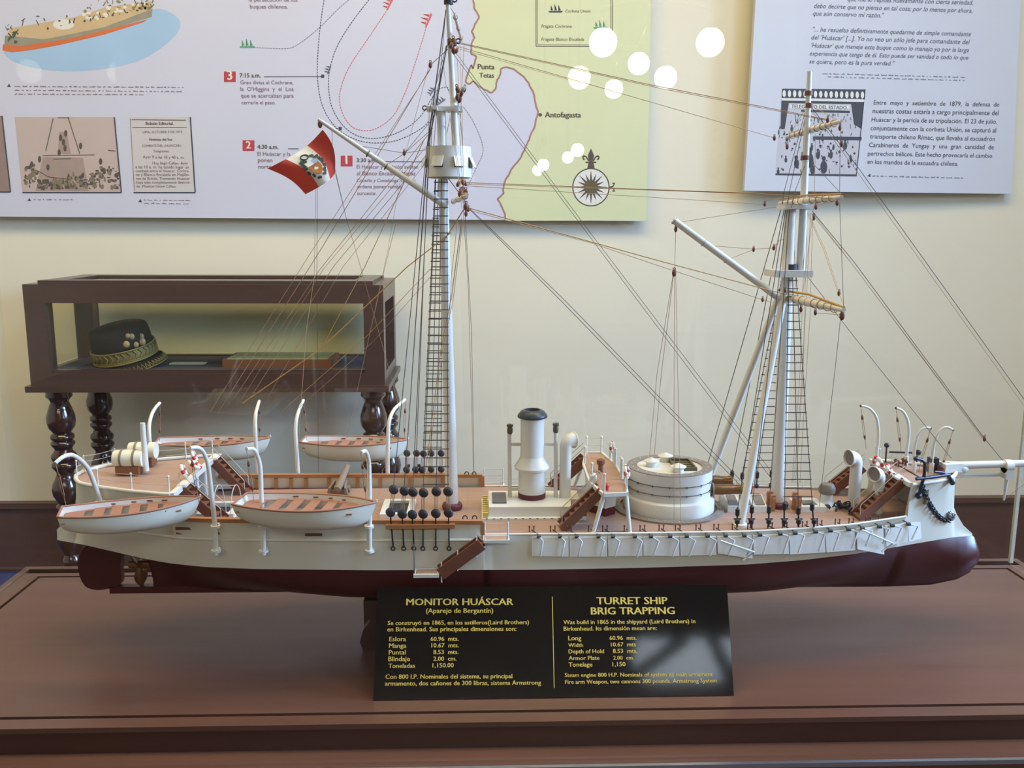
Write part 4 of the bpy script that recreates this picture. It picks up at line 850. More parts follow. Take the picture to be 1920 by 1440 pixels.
# ------------------------------------------------------------------ funnel house, funnel, pipes, cowl
MB().poly([V(.001, -.055, ZD), V(.146, -.055, ZD), V(.146, .038, ZD), V(.001, .038, ZD)], (0, 0, .003)).build('house_plinth', M['white'], ship)
hs = MB().box(V(.076, -.008, ZD+.010), (.130, .078, .014)).build('funnel_house', M['white'], ship)
MB().box(V(.026, -.006, ZD+.0175), (.02, .05, .002)).build('skylight', mat('skylight_dark', (74, 62, 58), .3), hs)
gb = MB()
for k in range(9): gb.box(V(.006, -.05+k*.0098, ZD+.0065), (.007, .0045, .008))
gb.build('grating', M['gold'], ship)
mb = MB()
for k in range(14): mb.box(V(.008+k*.0100, -.0552, ZD+.0028), (.003, .0012, .001))
mb.build('rivet_row', M['grey'], hs)
fc = W(997, 943, .0); fcx = fc.x; z0 = ZD+.017
def fz(y): return W(997, y, -.0)[2]-TZ
fr = .0192
fun = MB().lathe([(fr, z0), (fr, fz(880)), (.0248, fz(878)), (.0253, fz(874)), (.0172, fz(857)), (.0168, fz(853)), (.0168, fz(779))], V(fcx, 0, 0), n=48, sharp=28).build('funnel', M['white'], ship)
MB().lathe([(fr+.0006, z0), (fr+.0006, z0+.0075), (fr, z0+.0075)], V(fcx, 0, 0), n=48).build('base_band', M['redband'], fun)
MB().lathe([(.0166, fz(784)), (.0208, fz(782)), (.0214, fz(780)), (.0206, fz(777)), (.0170, fz(771)), (.0130, fz(768)), (.0112, fz(768)), (.0108, fz(774)), (.0, fz(774))], V(fcx, 0, 0), n=48, sharp=50).build('funnel_cap', M['grey'], fun)
for x, y0, yt in ((956, 942, 797), (1042, 938, 795)):
    a = W(x, y0, 0); b = W(x+(0 if x > 1000 else -1), yt+16, 0)
    o = MB().cyl(a, b, .0029, n=12).build('steam_pipe', M['spar'], ship)
    s = 1 if x < 1000 else -1
    for yy in (833, 917): p = W(x, yy, 0); MB().bar(p, Vector((fcx-s*.012, 0, p.z)), .004, .0042).build('pipe_stay', M['spar'], o)
    t = W(x, yt+16, 0); MB().lathe([(.0026, -.001), (.004, .002), (.0042, .007), (.0034, .0085), (.0034, .0095), (.0046, .0105), (.0046, .0135), (.0028, .0135), (.0024, .009)], t, n=18, sharp=50).build('pipe_cap', M['olive'], o)
def cowl(c, h, r, dirv, name='ventilator_cowl'):
    c = Vector(c); d = Vector(dirv).normalized(); pts = [c, c+Vector((0, 0, h*.72))]; R2 = r*1.25
    for i in range(1, 7): a = i*math.pi/2/6; pts.append(c+Vector((0, 0, h-R2*1.2+R2*math.sin(a)))+d*(R2*(1-math.cos(a))))
    pts.append(pts[-1]+d*r*.35)
    rs = [r]*2+[r*(1+.05*i) for i in range(1, 7)]+[r*1.42]
    o = MB().tube(pts, rs, 20, False).build(name, M['white'], ship, )
    MB().tube([pts[-1]-d*r*.3, pts[-1]-d*r*.25], [r*1.2, r*1.2], 20).build('cowl_mouth', M['ringgrey'], o); MB().torus(pts[-1], r*1.42, r*.1, d, 20, 6).build('cowl_rim', M['white'], o)
    return o
cowl(V(.121, .0, ZD+.016), .086, .0082, (.9, .45, 0))
# ------------------------------------------------------------------ conning tower and flying bridge
tx, ty = .174, 0; zb_ = .2395
hexa = [(-.020, -.018), (0, -.042), (.016, -.03), (.018, .02), (0, .042), (-.020, .02)]
MB().poly([V(tx+x*.98, ty+y*.98, ZD) for x, y in hexa], (0, 0, .012)).build('tower_base', M['redband'], ship)
lo = [V(tx+x, ty+y, ZD+.012) for x, y in hexa]; hi = [V(tx+x*1.12, ty+y*1.12, zb_-.003) for x, y in hexa]
MB().add(lo+hi, [tuple(range(6))[::-1], tuple(range(6, 12))] + [(i, (i+1) % 6, 6+(i+1) % 6, 6+i) for i in range(6)]).build('conning_tower', M['white'], ship)
br = [(.162, -.108), (.194, -.104), (.200, -.05), (.199, .045), (.188, .112), (.163, .112), (.152, .045), (.150, -.05)]
MB().poly([V(x, y, zb_-.003) for x, y in br], (0, 0, .003)).build('bridge_deck', M['bridgedeck'], ship)
mb = MB(); P = [V(x, y, zb_-.0012) for x, y in br]
for a, b in zip(P, P[1:]+P[:1]): mb.bar(a, b, .003, .005)
mb.build('bridge_edge', M['white'], ship)
for a, b in ((V(.163, -.102, zb_-.004), V(.149, -.108, ZD)), (V(.193, -.100, zb_-.004), V(.198, -.109, ZD)), (V(.163, .106, zb_-.004), V(.146, .108, ZD)), (V(.190, .106, zb_-.004), V(.200, .108, ZD))): MB().cyl(a, b, .0032, .0028, 10).build('bridge_leg', M['spar'], ship)
posts([V(x, y, zb_) for x, y in ((.163, -.105), (.153, -.05), (.154, .045), (.164, .108), (.187, .108), (.197, .045), (.198, -.02), (.197, -.06), (.193, -.100))], .026, .0015, (.95, .5))
for y, h in ((-.04, .03), (.02, .03), (.07, .027)): MB().cyl(V(.196, y, zb_), V(.196, y, zb_+h), .0022, n=10).build('bridge_post', M['spar'], ship)
for y in (-.066, .075): lifebuoy(V(.199, y, zb_+.018), .0075, (.9, -.4, .2))
MB().ball(V(.168, -.09, zb_+.006), .004, 10).cyl(V(.168, -.09, zb_), V(.168, -.09, zb_+.005), .003).build('side_lamp', M['buoyred'], ship)
MB().lathe([(.004, 0), (.0035, .01), (.006, .013), (.006, .018), (.001, .02)], V(.172, .0, zb_), n=16).build('binnacle', M['brownwood'], ship)
MB().lathe([(0, -.008), (.0048, -.0075), (.0048, .0075), (0, .008)], V(.155, -.05, zb_+.006), (0.2, 1, 0), 16).build('rolled_canvas', M['white'], ship)
ladder(V(.162, -.078, .238), V(.108, -.088, ZD+.001), (0, .024, 0), 8)
ladder(V(.158, .084, .238), V(.108, .092, ZD+.001), (0, .024, 0), 8)
MB().box(V(.135, -.055, ZD+.018), (.02, .02, .018)).build('bridge_locker', M['ladderwood'], ship)
# ------------------------------------------------------------------ turret
TC = V(.2715, 0, 0); tz = lambda z: z-0
base = MB().lathe([(.079, ZD), (.079, ZD+.0025), (.069, ZD+.0035)], TC, n=72).build('turret_flange', M['ringgrey'], ship)
for k in range(44): a = k*2*math.pi/44; MB().ball(TC+Vector((.0745*math.cos(a), .0745*math.sin(a), ZD+.003)), .0011, 6).build('bolt', M['steel'], base)
tr = MB().lathe([(.0655, ZD), (.0655, ZD+.019), (.0645, ZD+.0215), (.0605, ZD+.024), (.0605, ZD+.034), (.0602, ZD+.0344), (.0602, ZD+.0465), (.0608, ZD+.047), (.0608, ZD+.062)], TC, n=96, sharp=30).build('turret', M['white'], ship)
MB().lathe([(.0608, ZD+.0619), (.0604, ZD+.0632), (.0468, ZD+.0632), (.0468, ZD+.060)], TC, n=96, sharp=30).build('turret_rim', M['ringgrey'], tr)
for k in range(20): a = k*2*math.pi/20+.1; MB().ball(TC+Vector((.054*math.cos(a), .054*math.sin(a), ZD+.0632)), .0010, 6).build('rim_bolt', M['white'], tr)
MB().lathe([(.0470, ZD+.0615), (.0, ZD+.0615)], TC, n=64).build('turret_roof', M['white'], tr)
for z in (.0345, .0472):
    MB().torus(TC+Vector((0, 0, ZD+z)), .0612, .0005, (0, 0, 1), 80, 5).build('life_line', M['grey'], tr)
    mb = MB()
    for k in range(16): a = k*math.pi/8+.2; mb.torus(TC+Vector((.0614*math.cos(a), .0614*math.sin(a), ZD+z-.0005)), .0015, .0004, (-math.sin(a), math.cos(a), 0), 10, 5)
    mb.build('eye_ring', M['grey'], tr)
for x, y in ((-.026, .002), (.0, .030), (.006, -.030)):
    o = MB().lathe([(.0076, 0), (.0076, .006), (.0, .006)], TC+Vector((x, y, ZD+.0615)), n=28).build('roof_vent', M['white'], tr)
    MB().lathe([(.0086, .0055), (.0112, .0075), (.0112, .0082), (.0, .0132)], TC+Vector((x, y, ZD+.0615)), n=32, sharp=50).build('vent_hood', M['white'], o)
hg = frame(MB(), TC.x+.004, TC.x+.034, -.026, .026, .0025, TZ+ZD+.0612, TZ+ZD+.0665).build('roof_hatch', M['olive'], tr)
for k in range(4): MB().box(TC+Vector((.019, -.018+k*.012, ZD+.063)), (.026, .0075, .0022)).build('hatch_step', M['olive'], hg)
for y, ln in ((-.021, .050), (.024, .042)):
    g = MB().lathe([(0, -.01), (.0076, -.01), (.0076, ln*.55), (.0068, ln*.6), (.0064, ln-.006), (.0074, ln-.004), (.0074, ln), (.0038, ln), (.0036, ln-.012)], V(TC.x+.056, y, ZD+.033), (1, 0, .0), 28, 50).build('turret_gun', M['bronze'], ship)
    MB().lathe([(.0095, 0), (.0095, .003), (.0078, .003)], V(TC.x+.0565, y, ZD+.033), (1, 0, 0), 24).build('gun_collar', M['ringgrey'], g)

# ------------------------------------------------------------------ masts
def spar(name, a, b, r0, r1, m='spar', par=None): return MB().tube([Vector(a)+(Vector(b)-Vector(a))*(i/6) for i in range(7)], [r0+(r1-r0)*i/6 for i in range(7)], 20).build(name, M[m], par or ship)
mm0, mm1 = W(848, 951), W(827, 206)
lm = spar('main_lower_mast', mm0, mm1, .0092, .0058)
MB().lathe([(.0098, 0), (.0140, .001), (.0150, .0045), (.0135, .0085), (.0098, .0095)], V(mm0.x, 0, ZD), n=32, sharp=60).build('mast_coat', M['redband'], lm)
mt = spar('main_topmast', W(858, 332), W(838, -26), .0056, .0026)
xt = W(834, 205); xo = MB().box(xt, (.048, .016, .006)).box(xt+Vector((-.012, 0, -.001)), (.006, .062, .005)).box(xt+Vector((.016, 0, -.001)), (.006, .062, .005)).build('crosstree', M['spar'], ship)
MB().torus(xt+Vector((-.0265, -.004, .001)), .0028, .0008, (0, 1, 0), 12, 6).build('eye_ring', M['black'], xo)
for y in (2, 80): p = W(841 if y < 10 else 847.5, y); MB().cyl(p-Vector((0, 0, .004)), p+Vector((0, 0, .004)), .0062, n=14).torus(p+Vector((.008, 0, .002)), .003, .001, (0, 1, 0), 10, 6).build('mast_band', M['black'], mt)
dc = W(841, 304); dr = .0305; dh0, dh1 = W(841, 333).z, W(841, 276).z
ft = MB().lathe([(dr*.90, dh0-dc.z-.0005), (dr, dh0-dc.z), (dr, dh1-dc.z), (dr-.0012, dh1-dc.z), (dr-.0012, dh0-dc.z+.002), (0, dh0-dc.z+.002)], dc, n=56, sharp=25).build('fighting_top', M['white'], ship)
MB().lathe([(0, dh0-dc.z-.0006), (dr*.93, dh0-dc.z-.0006)], dc, n=40).build('top_floor', M['ringgrey'], ft)
for a in (-24, 28, 76, 128, 180, 232, 284):
    t = R(a); n_ = Vector((math.sin(t), -math.cos(t), 0)); tg_ = Vector((math.cos(t), math.sin(t), 0)); c = dc+n_*(dr+.0004)+Vector((0, 0, .001))
    Mx = Matrix((tg_, n_, Vector((0, 0, 1)))).transposed()
    MB().box(c+Vector((0, 0, -.003)), (.013, .0012, .012), Mx).build('loophole', M['grey'], ft)
    dn = (n_*.42+Vector((0, 0, -1))).normalized(); Mf = Matrix((tg_, dn.cross(tg_), dn)).transposed()
    MB().box(c+Vector((0, 0, .005))+dn*.007, (.0155, .001, .014), Mf).build('loophole_flap', M['white'], ft)
gaff = spar('gaff', W(838, 388, -.012), W(597, 224, -.012), .0047, .0024)
for x, y in ((690, 287), (724, 311)): MB().torus(W(x, y+1.5, -.012), .0042, .0008, (W(838, 388)-W(597, 224)), 14, 6).build('gaff_band', M['olive'], gaff)
# foremast tripod
f0, f1 = W(1457, 951), W(1482, 386)
fm = spar('fore_lower_mast', f0, f1, .0096, .0078)
MB().lathe([(.0100, 0), (.0150, .001), (.0160, .0045), (.0140, .008), (.0100, .009)], V(f0.x, 0, ZD), n=32, sharp=60).build('mast_coat', M['redband'], fm)
tm = spar('fore_topmast', W(1501, 508), W(1518, 134), .0062, .0032)
for a, b in ((W(1388, 984, -.080), W(1470, 552, -.012)), (W(1318, 927, .080), W(1462, 552, .012))):
    o = spar('tripod_leg', a, b, .0056, .0050)
    MB().lathe([(.0062, 0), (.0095, 0), (.0095, .002), (.006, .003)], Vector((a.x, a.y, TZ+ZD)), n=18).build('leg_foot', M['white'], o)
p = W(1478, 512); MB().box(p, (.052, .05, .0092)).build('fore_top_platform', M['spar'], ship)
p = W(1482, 502); MB().cyl(p-Vector((0, 0, .004)), p+Vector((0, 0, .005)), .0098, n=20).build('mast_band', M['black'], fm)
p = W(1491, 388); MB().box(p, (.040, .036, .006)).build('fore_crosstree', M['spar'], ship)
for x, y in ((1516, 175), (1517, 198), (1510, 296)): p = W(x, y); MB().cyl(p-Vector((0, 0, .003)), p+Vector((0, 0, .003)), .0052, n=12).build('mast_band', M['block'], tm)
p = W(1520, 387); MB().ball(p, .0035, 10).build('cap_iron', M['black'], tm)
boom = spar('derrick_boom', W(1262, 412, -.01), W(1462, 560, -.012), .0046, .0050)
for x, y in ((1264, 414), (1319, 455), (1362, 487)): MB().torus(W(x, y, -.01), .0048, .0008, (W(1262, 412)-W(1462, 560)), 14, 6).build('boom_band', M['steel'], boom)
def yard(px, right, left, r=.0044, cut=None, wraps=9):
    c = W(*px); a = WZ(*right, c.z-TZ); b = WZ(*left, c.z-TZ) if left else c+(c-a)*(cut or 1)
    pts = [b+(a-b)*(i/10) for i in range(11)]
    o = MB().tube(pts, [r*(1-.5*abs(i-5)/5) for i in range(11)], 14).build('yard', M['spar'], ship)
    rb = MB()
    for k in range(wraps): q = b+(a-b)*(.12+.76*k/max(1, wraps-1)); rb.torus(q, r*1.0, .0006, (a-b), 10, 5)
    rb.build('gasket', M['ropeO'], o)
    return o, a, b
y1, y1a, y1b = yard((1515, 243), (1578, 227), (1475, 257))
y2, y2a, y2b = yard((1508, 377), (1578, 369), (1461, 381))
y3, y3a, y3b = yard((1474, 557), (1582, 581), None, .0058, .15)
MB().tube([y3b+Vector((0, 0, .008)), y3b+(y3a-y3b)*.5+Vector((0, 0, .010)), y3a+Vector((0, 0, .003))], .0016, 8).build('furled_line', M['ropeO'], y3)
MB().tube([y2b+Vector((0, 0, .006)), y2b+(y2a-y2b)*.5+Vector((0, 0, .007)), y2a+Vector((0, 0, .003))], .0011, 8).build('furled_line', M['ropeT'], y2)
m1, m1a, m1b = yard((857, 187), (871, 163), (842, 210), .0036, None, 3)
m2, m2a, m2b = yard((851, 62), (866, 76), (852, 26), .0026, None, 3)
m3, m3a, m3b = yard((858, 375), (876, 366), (848, 379), .0036, None, 3)
rnd = random.Random(4)
for nm, (cx, cy, Y), sp, k in (('a', (868, 384, -.10), (7, 28), 7), ('b', (864, 178, -.09), (7, 18), 5), ('c', (852, 86, -.02), (9, 10), 5), ('d', (865, 345, -.06), (8, 5), 3)):
    for i in range(k): block(W(cx+rnd.uniform(-1, 1)*sp[0], cy+rnd.uniform(-1, 1)*sp[1], Y+rnd.uniform(-.02, .02)), rnd.uniform(.0026, .0044), (rnd.uniform(-.4, .4), rnd.uniform(-.3, .3), 1))
# bowsprit
bs = MB().tube([V(.680, 0, .2465), V(.76, 0, .2485), V(.88, 0, .252)], [.0056, .0054, .0046], 16).build('bowsprit', M['white'], ship)
mb = MB().poly([V(.670, -.012, ZF), V(.700, -.006, ZF), V(.700, .006, ZF), V(.670, .012, ZF)], (0, 0, .013)).ball(V(.700, 0, .242), .010, 14, (1.1, .7, .75)); mb.build('stem_head', M['white'], ship)
p = W(1889, 874); cpo = MB().lathe([(.0, -.0052), (.0098, -.0052), (.0098, .0052), (0, .0052)], p, (1, 0, 0), 24, sy=1.0).box(p-Vector((0, 0, .010)), (.0104, .018, .016)).build('bowsprit_cap', M['spar'], bs)
MB().cyl(V(.694, 0, .232), W(1884, 889), .0012, .0020, 8).cyl(V(.694, 0, .229), W(1884, 891), .0010, .0015, 8).build('bowsprit_stay_rod', M['spar'], bs)
MB().cyl(W(1888, 896), W(1882, 938), .0030, .0014, 10).build('dolphin_striker', M['spar'], bs)

# ------------------------------------------------------------------ standing and running rigging
NLINE = {}
def line(kind, pts, r=.0005, m='ropeT', sag=0.0):
    r *= .82
    P3 = [W(*(p if len(p) == 3 else (p[0], p[1], 0))) if not isinstance(p, Vector) else p for p in pts]
    if sag and len(P3) == 2: P3 = [P3[0]+(P3[1]-P3[0])*(i/8)-Vector((0, 0, sag*4*(i/8)*(1-i/8))) for i in range(9)]
    return MB().tube(P3, r, 5).build(kind, M[m], ship)
def on(p, q, t): return Vector(p)+(Vector(q)-Vector(p))*t
RD = .00055
def net(sh, y0, y1, name, n, r=.00075, ext=.0015):          # ratlines across three shrouds between two heights
    mb = MB()
    for k in range(n):
        z = y0+(y1-y0)*k/(n-1); P = []
        for a, b in sh: t = (z-a.z)/(b.z-a.z); P.append(on(a, b, t))
        d = (P[-1]-P[0]).normalized(); P[0] = P[0]-d*ext; P[-1] = P[-1]+d*ext; mb.tube(P, r, 5)
    return mb.build(name, M['ropeD'], ship)
DY = -.117
NU = [(738, 918), (758, 921), (774, 923), (794, 924), (818, 922), (840, 922)]; NLo = [(732, 961), (754, 964), (773, 965), (793, 964), (817, 963), (841, 962)]
nt = [((800, 280, -.030), (836, 18, 0)), ((803, 270, -.03), (838, 85, 0)), ((806, 262, -.03), (838, 88, 0)), ((817, 336, -.012),), ((828, 336, -.014),), ((838, 336, -.012),)]
def deadeye(c, r): return MB().lathe([(0, -.0022), (r*.8, -.0022), (r, -.0008), (r, .0008), (r*.8, .0022), (0, .0022)], c, (.25, 1, .1), 18, 60).torus(c, r*1.02, .0006, (.25, 1, .1), 18, 5).build('deadeye', M['deadeye'], ship)
for s, ups, los, tops in ((-1, NU, NLo, nt), (1, [(763, 850), (781, 850), (794, 851), (808, 850), (827, 850)], [(762, 881), (779, 881), (791, 881), (808, 880), (827, 880)], [((801, 284, .03), (836, 20, 0)), ((804, 274, .03), (838, 86, 0)), ((816, 336, .012),), ((822, 336, .014),), ((829, 336, .012),)])):
    Y = DY if s < 0 else .116; sh = []
    for i, (u, l) in enumerate(zip(ups, los)):
        U, Lw = W(*u, Y), W(*l, Y); deadeye(U, .0060 if s < 0 else .0050); d = deadeye(Lw, .0060 if s < 0 else .0050)
        mb = MB()
        for dx in (-.002, 0, .002): mb.tube([U+Vector((dx, 0, 0)), Lw+Vector((dx, 0, 0))], .0005, 5)
        mb.build('lanyard', M['ropeT'], d)
        P = [U+Vector((0, 0, .005))] + [W(*t) for t in tops[i]]; MB().tube(P, RD, 6).build('shroud', M['ropeD'], ship)
        if len(P) == 2: sh.append((P[0], P[1]))
        bt = W([737, 757, 776, 793, 817, 842][i], 1028, -.1185) if s < 0 else Lw-Vector((0, 0, .055))
        if s < 0: o = MB().bar(Lw-Vector((0, 0, .004)), bt+Vector((0, .003, 0)), .0016, .0034, (0, 1, 0)).torus(bt+Vector((0, -.0005, 0)), .0026, .0009, (0, 1, 0), 12, 6).build('chain_plate', M['black'], ship)
    zt_ = sh[0][1].z-.004; zl_ = sh[0][0].z+.006; net(sh, zl_, zt_, 'ratline_net', 36 if s < 0 else 34)
    if s < 0: a, b = W(724, 985, -.116), W(853, 985, -.116)
    else: a, b = V(-.125, .116, .204), V(-.05, .116, .204)
    MB().box((a+b)/2, (b.x-a.x, .012, .0052)).build('channel', M['railwood'], ship)
# crosstree shrouds above the top, between the drum and the masthead
for pts in (((803, 275, -.028), (805, 209, -.02), (837, 85)), ((808, 275, -.03), (812, 209, -.02), (838, 85)), ((813, 275, -.02), (836, 20)), ((868, 275, .0), (862, 210, 0), (842, 90))): line('backstay', pts, .0005, 'ropeD')
# fore rigging
FU = [(1383, 955), (1410, 950), (1442, 950), (1471, 944), (1497, 952), (1523, 945)]
ftop = [(1473, 394, -.01), (1476, 394, -.012), (1480, 394, -.012), (1479, 520, -.022), (1486, 520, -.024), (1493, 520, -.022)]
shn = []
for i, (u, x) in enumerate(zip(FU, (1382, 1408, 1441, 1470, 1497, 1526))):
    U = W(*u, -.097); Lo_ = W(x, 985, -.0985)
    o = MB().cyl(Lo_+Vector((0, 0, -.002)), U, .0011, n=8).lathe([(.0012, -.006), (.003, -.004), (.003, .004), (.0012, .006)], U-Vector((0, 0, .004)), n=12).lathe([(.0012, -.005), (.0034, -.003), (.0034, .002), (.0012, .004)], Lo_+Vector((0, 0, .006)), n=12).bar(Lo_+Vector((-.005, 0, .009)), Lo_+Vector((.005, 0, .009)), .0016, .0016).torus(Lo_, .0022, .0008, (1, 0, 0), 10, 5).build('rigging_screw', M['black'], ship)
    T_ = W(*ftop[i]); MB().tube([U, T_], RD, 6).build('shroud', M['ropeD'], ship)
    if i > 2: shn.append((U, T_))
net(shn, W(1480, 932, -.097).z, shn[0][1].z-.004, 'ratline_net', 27)
shf = []
for a, b in (((1323, 884, .085), (1464, 394, .01)), ((1373, 884, .09), (1470, 394, .01)), ((1392, 888, .097), (1466, 522, .02)), ((1420, 886, .097), (1471, 522, .02)), ((1447, 884, .097), (1476, 522, .02))):
    A, B = W(*a), W(*b); MB().tube([A, B], RD, 6).build('shroud', M['ropeD'], ship)
    MB().cyl(A-Vector((0, 0, .026)), A, .0010, n=8).lathe([(.0012, -.006), (.003, -.004), (.003, .004), (.0012, .006)], A-Vector((0, 0, .004)), n=12).lathe([(.0012, -.005), (.0034, -.003), (.0034, .002), (.0012, .004)], A-Vector((0, 0, .022)), n=12).build('rigging_screw', M['black'], ship)
    if len(shf) or a[0] > 1390: shf.append((A, B))
net(shf, W(1430, 876, .097).z, shf[0][1].z-.004, 'ratline_net', 24)
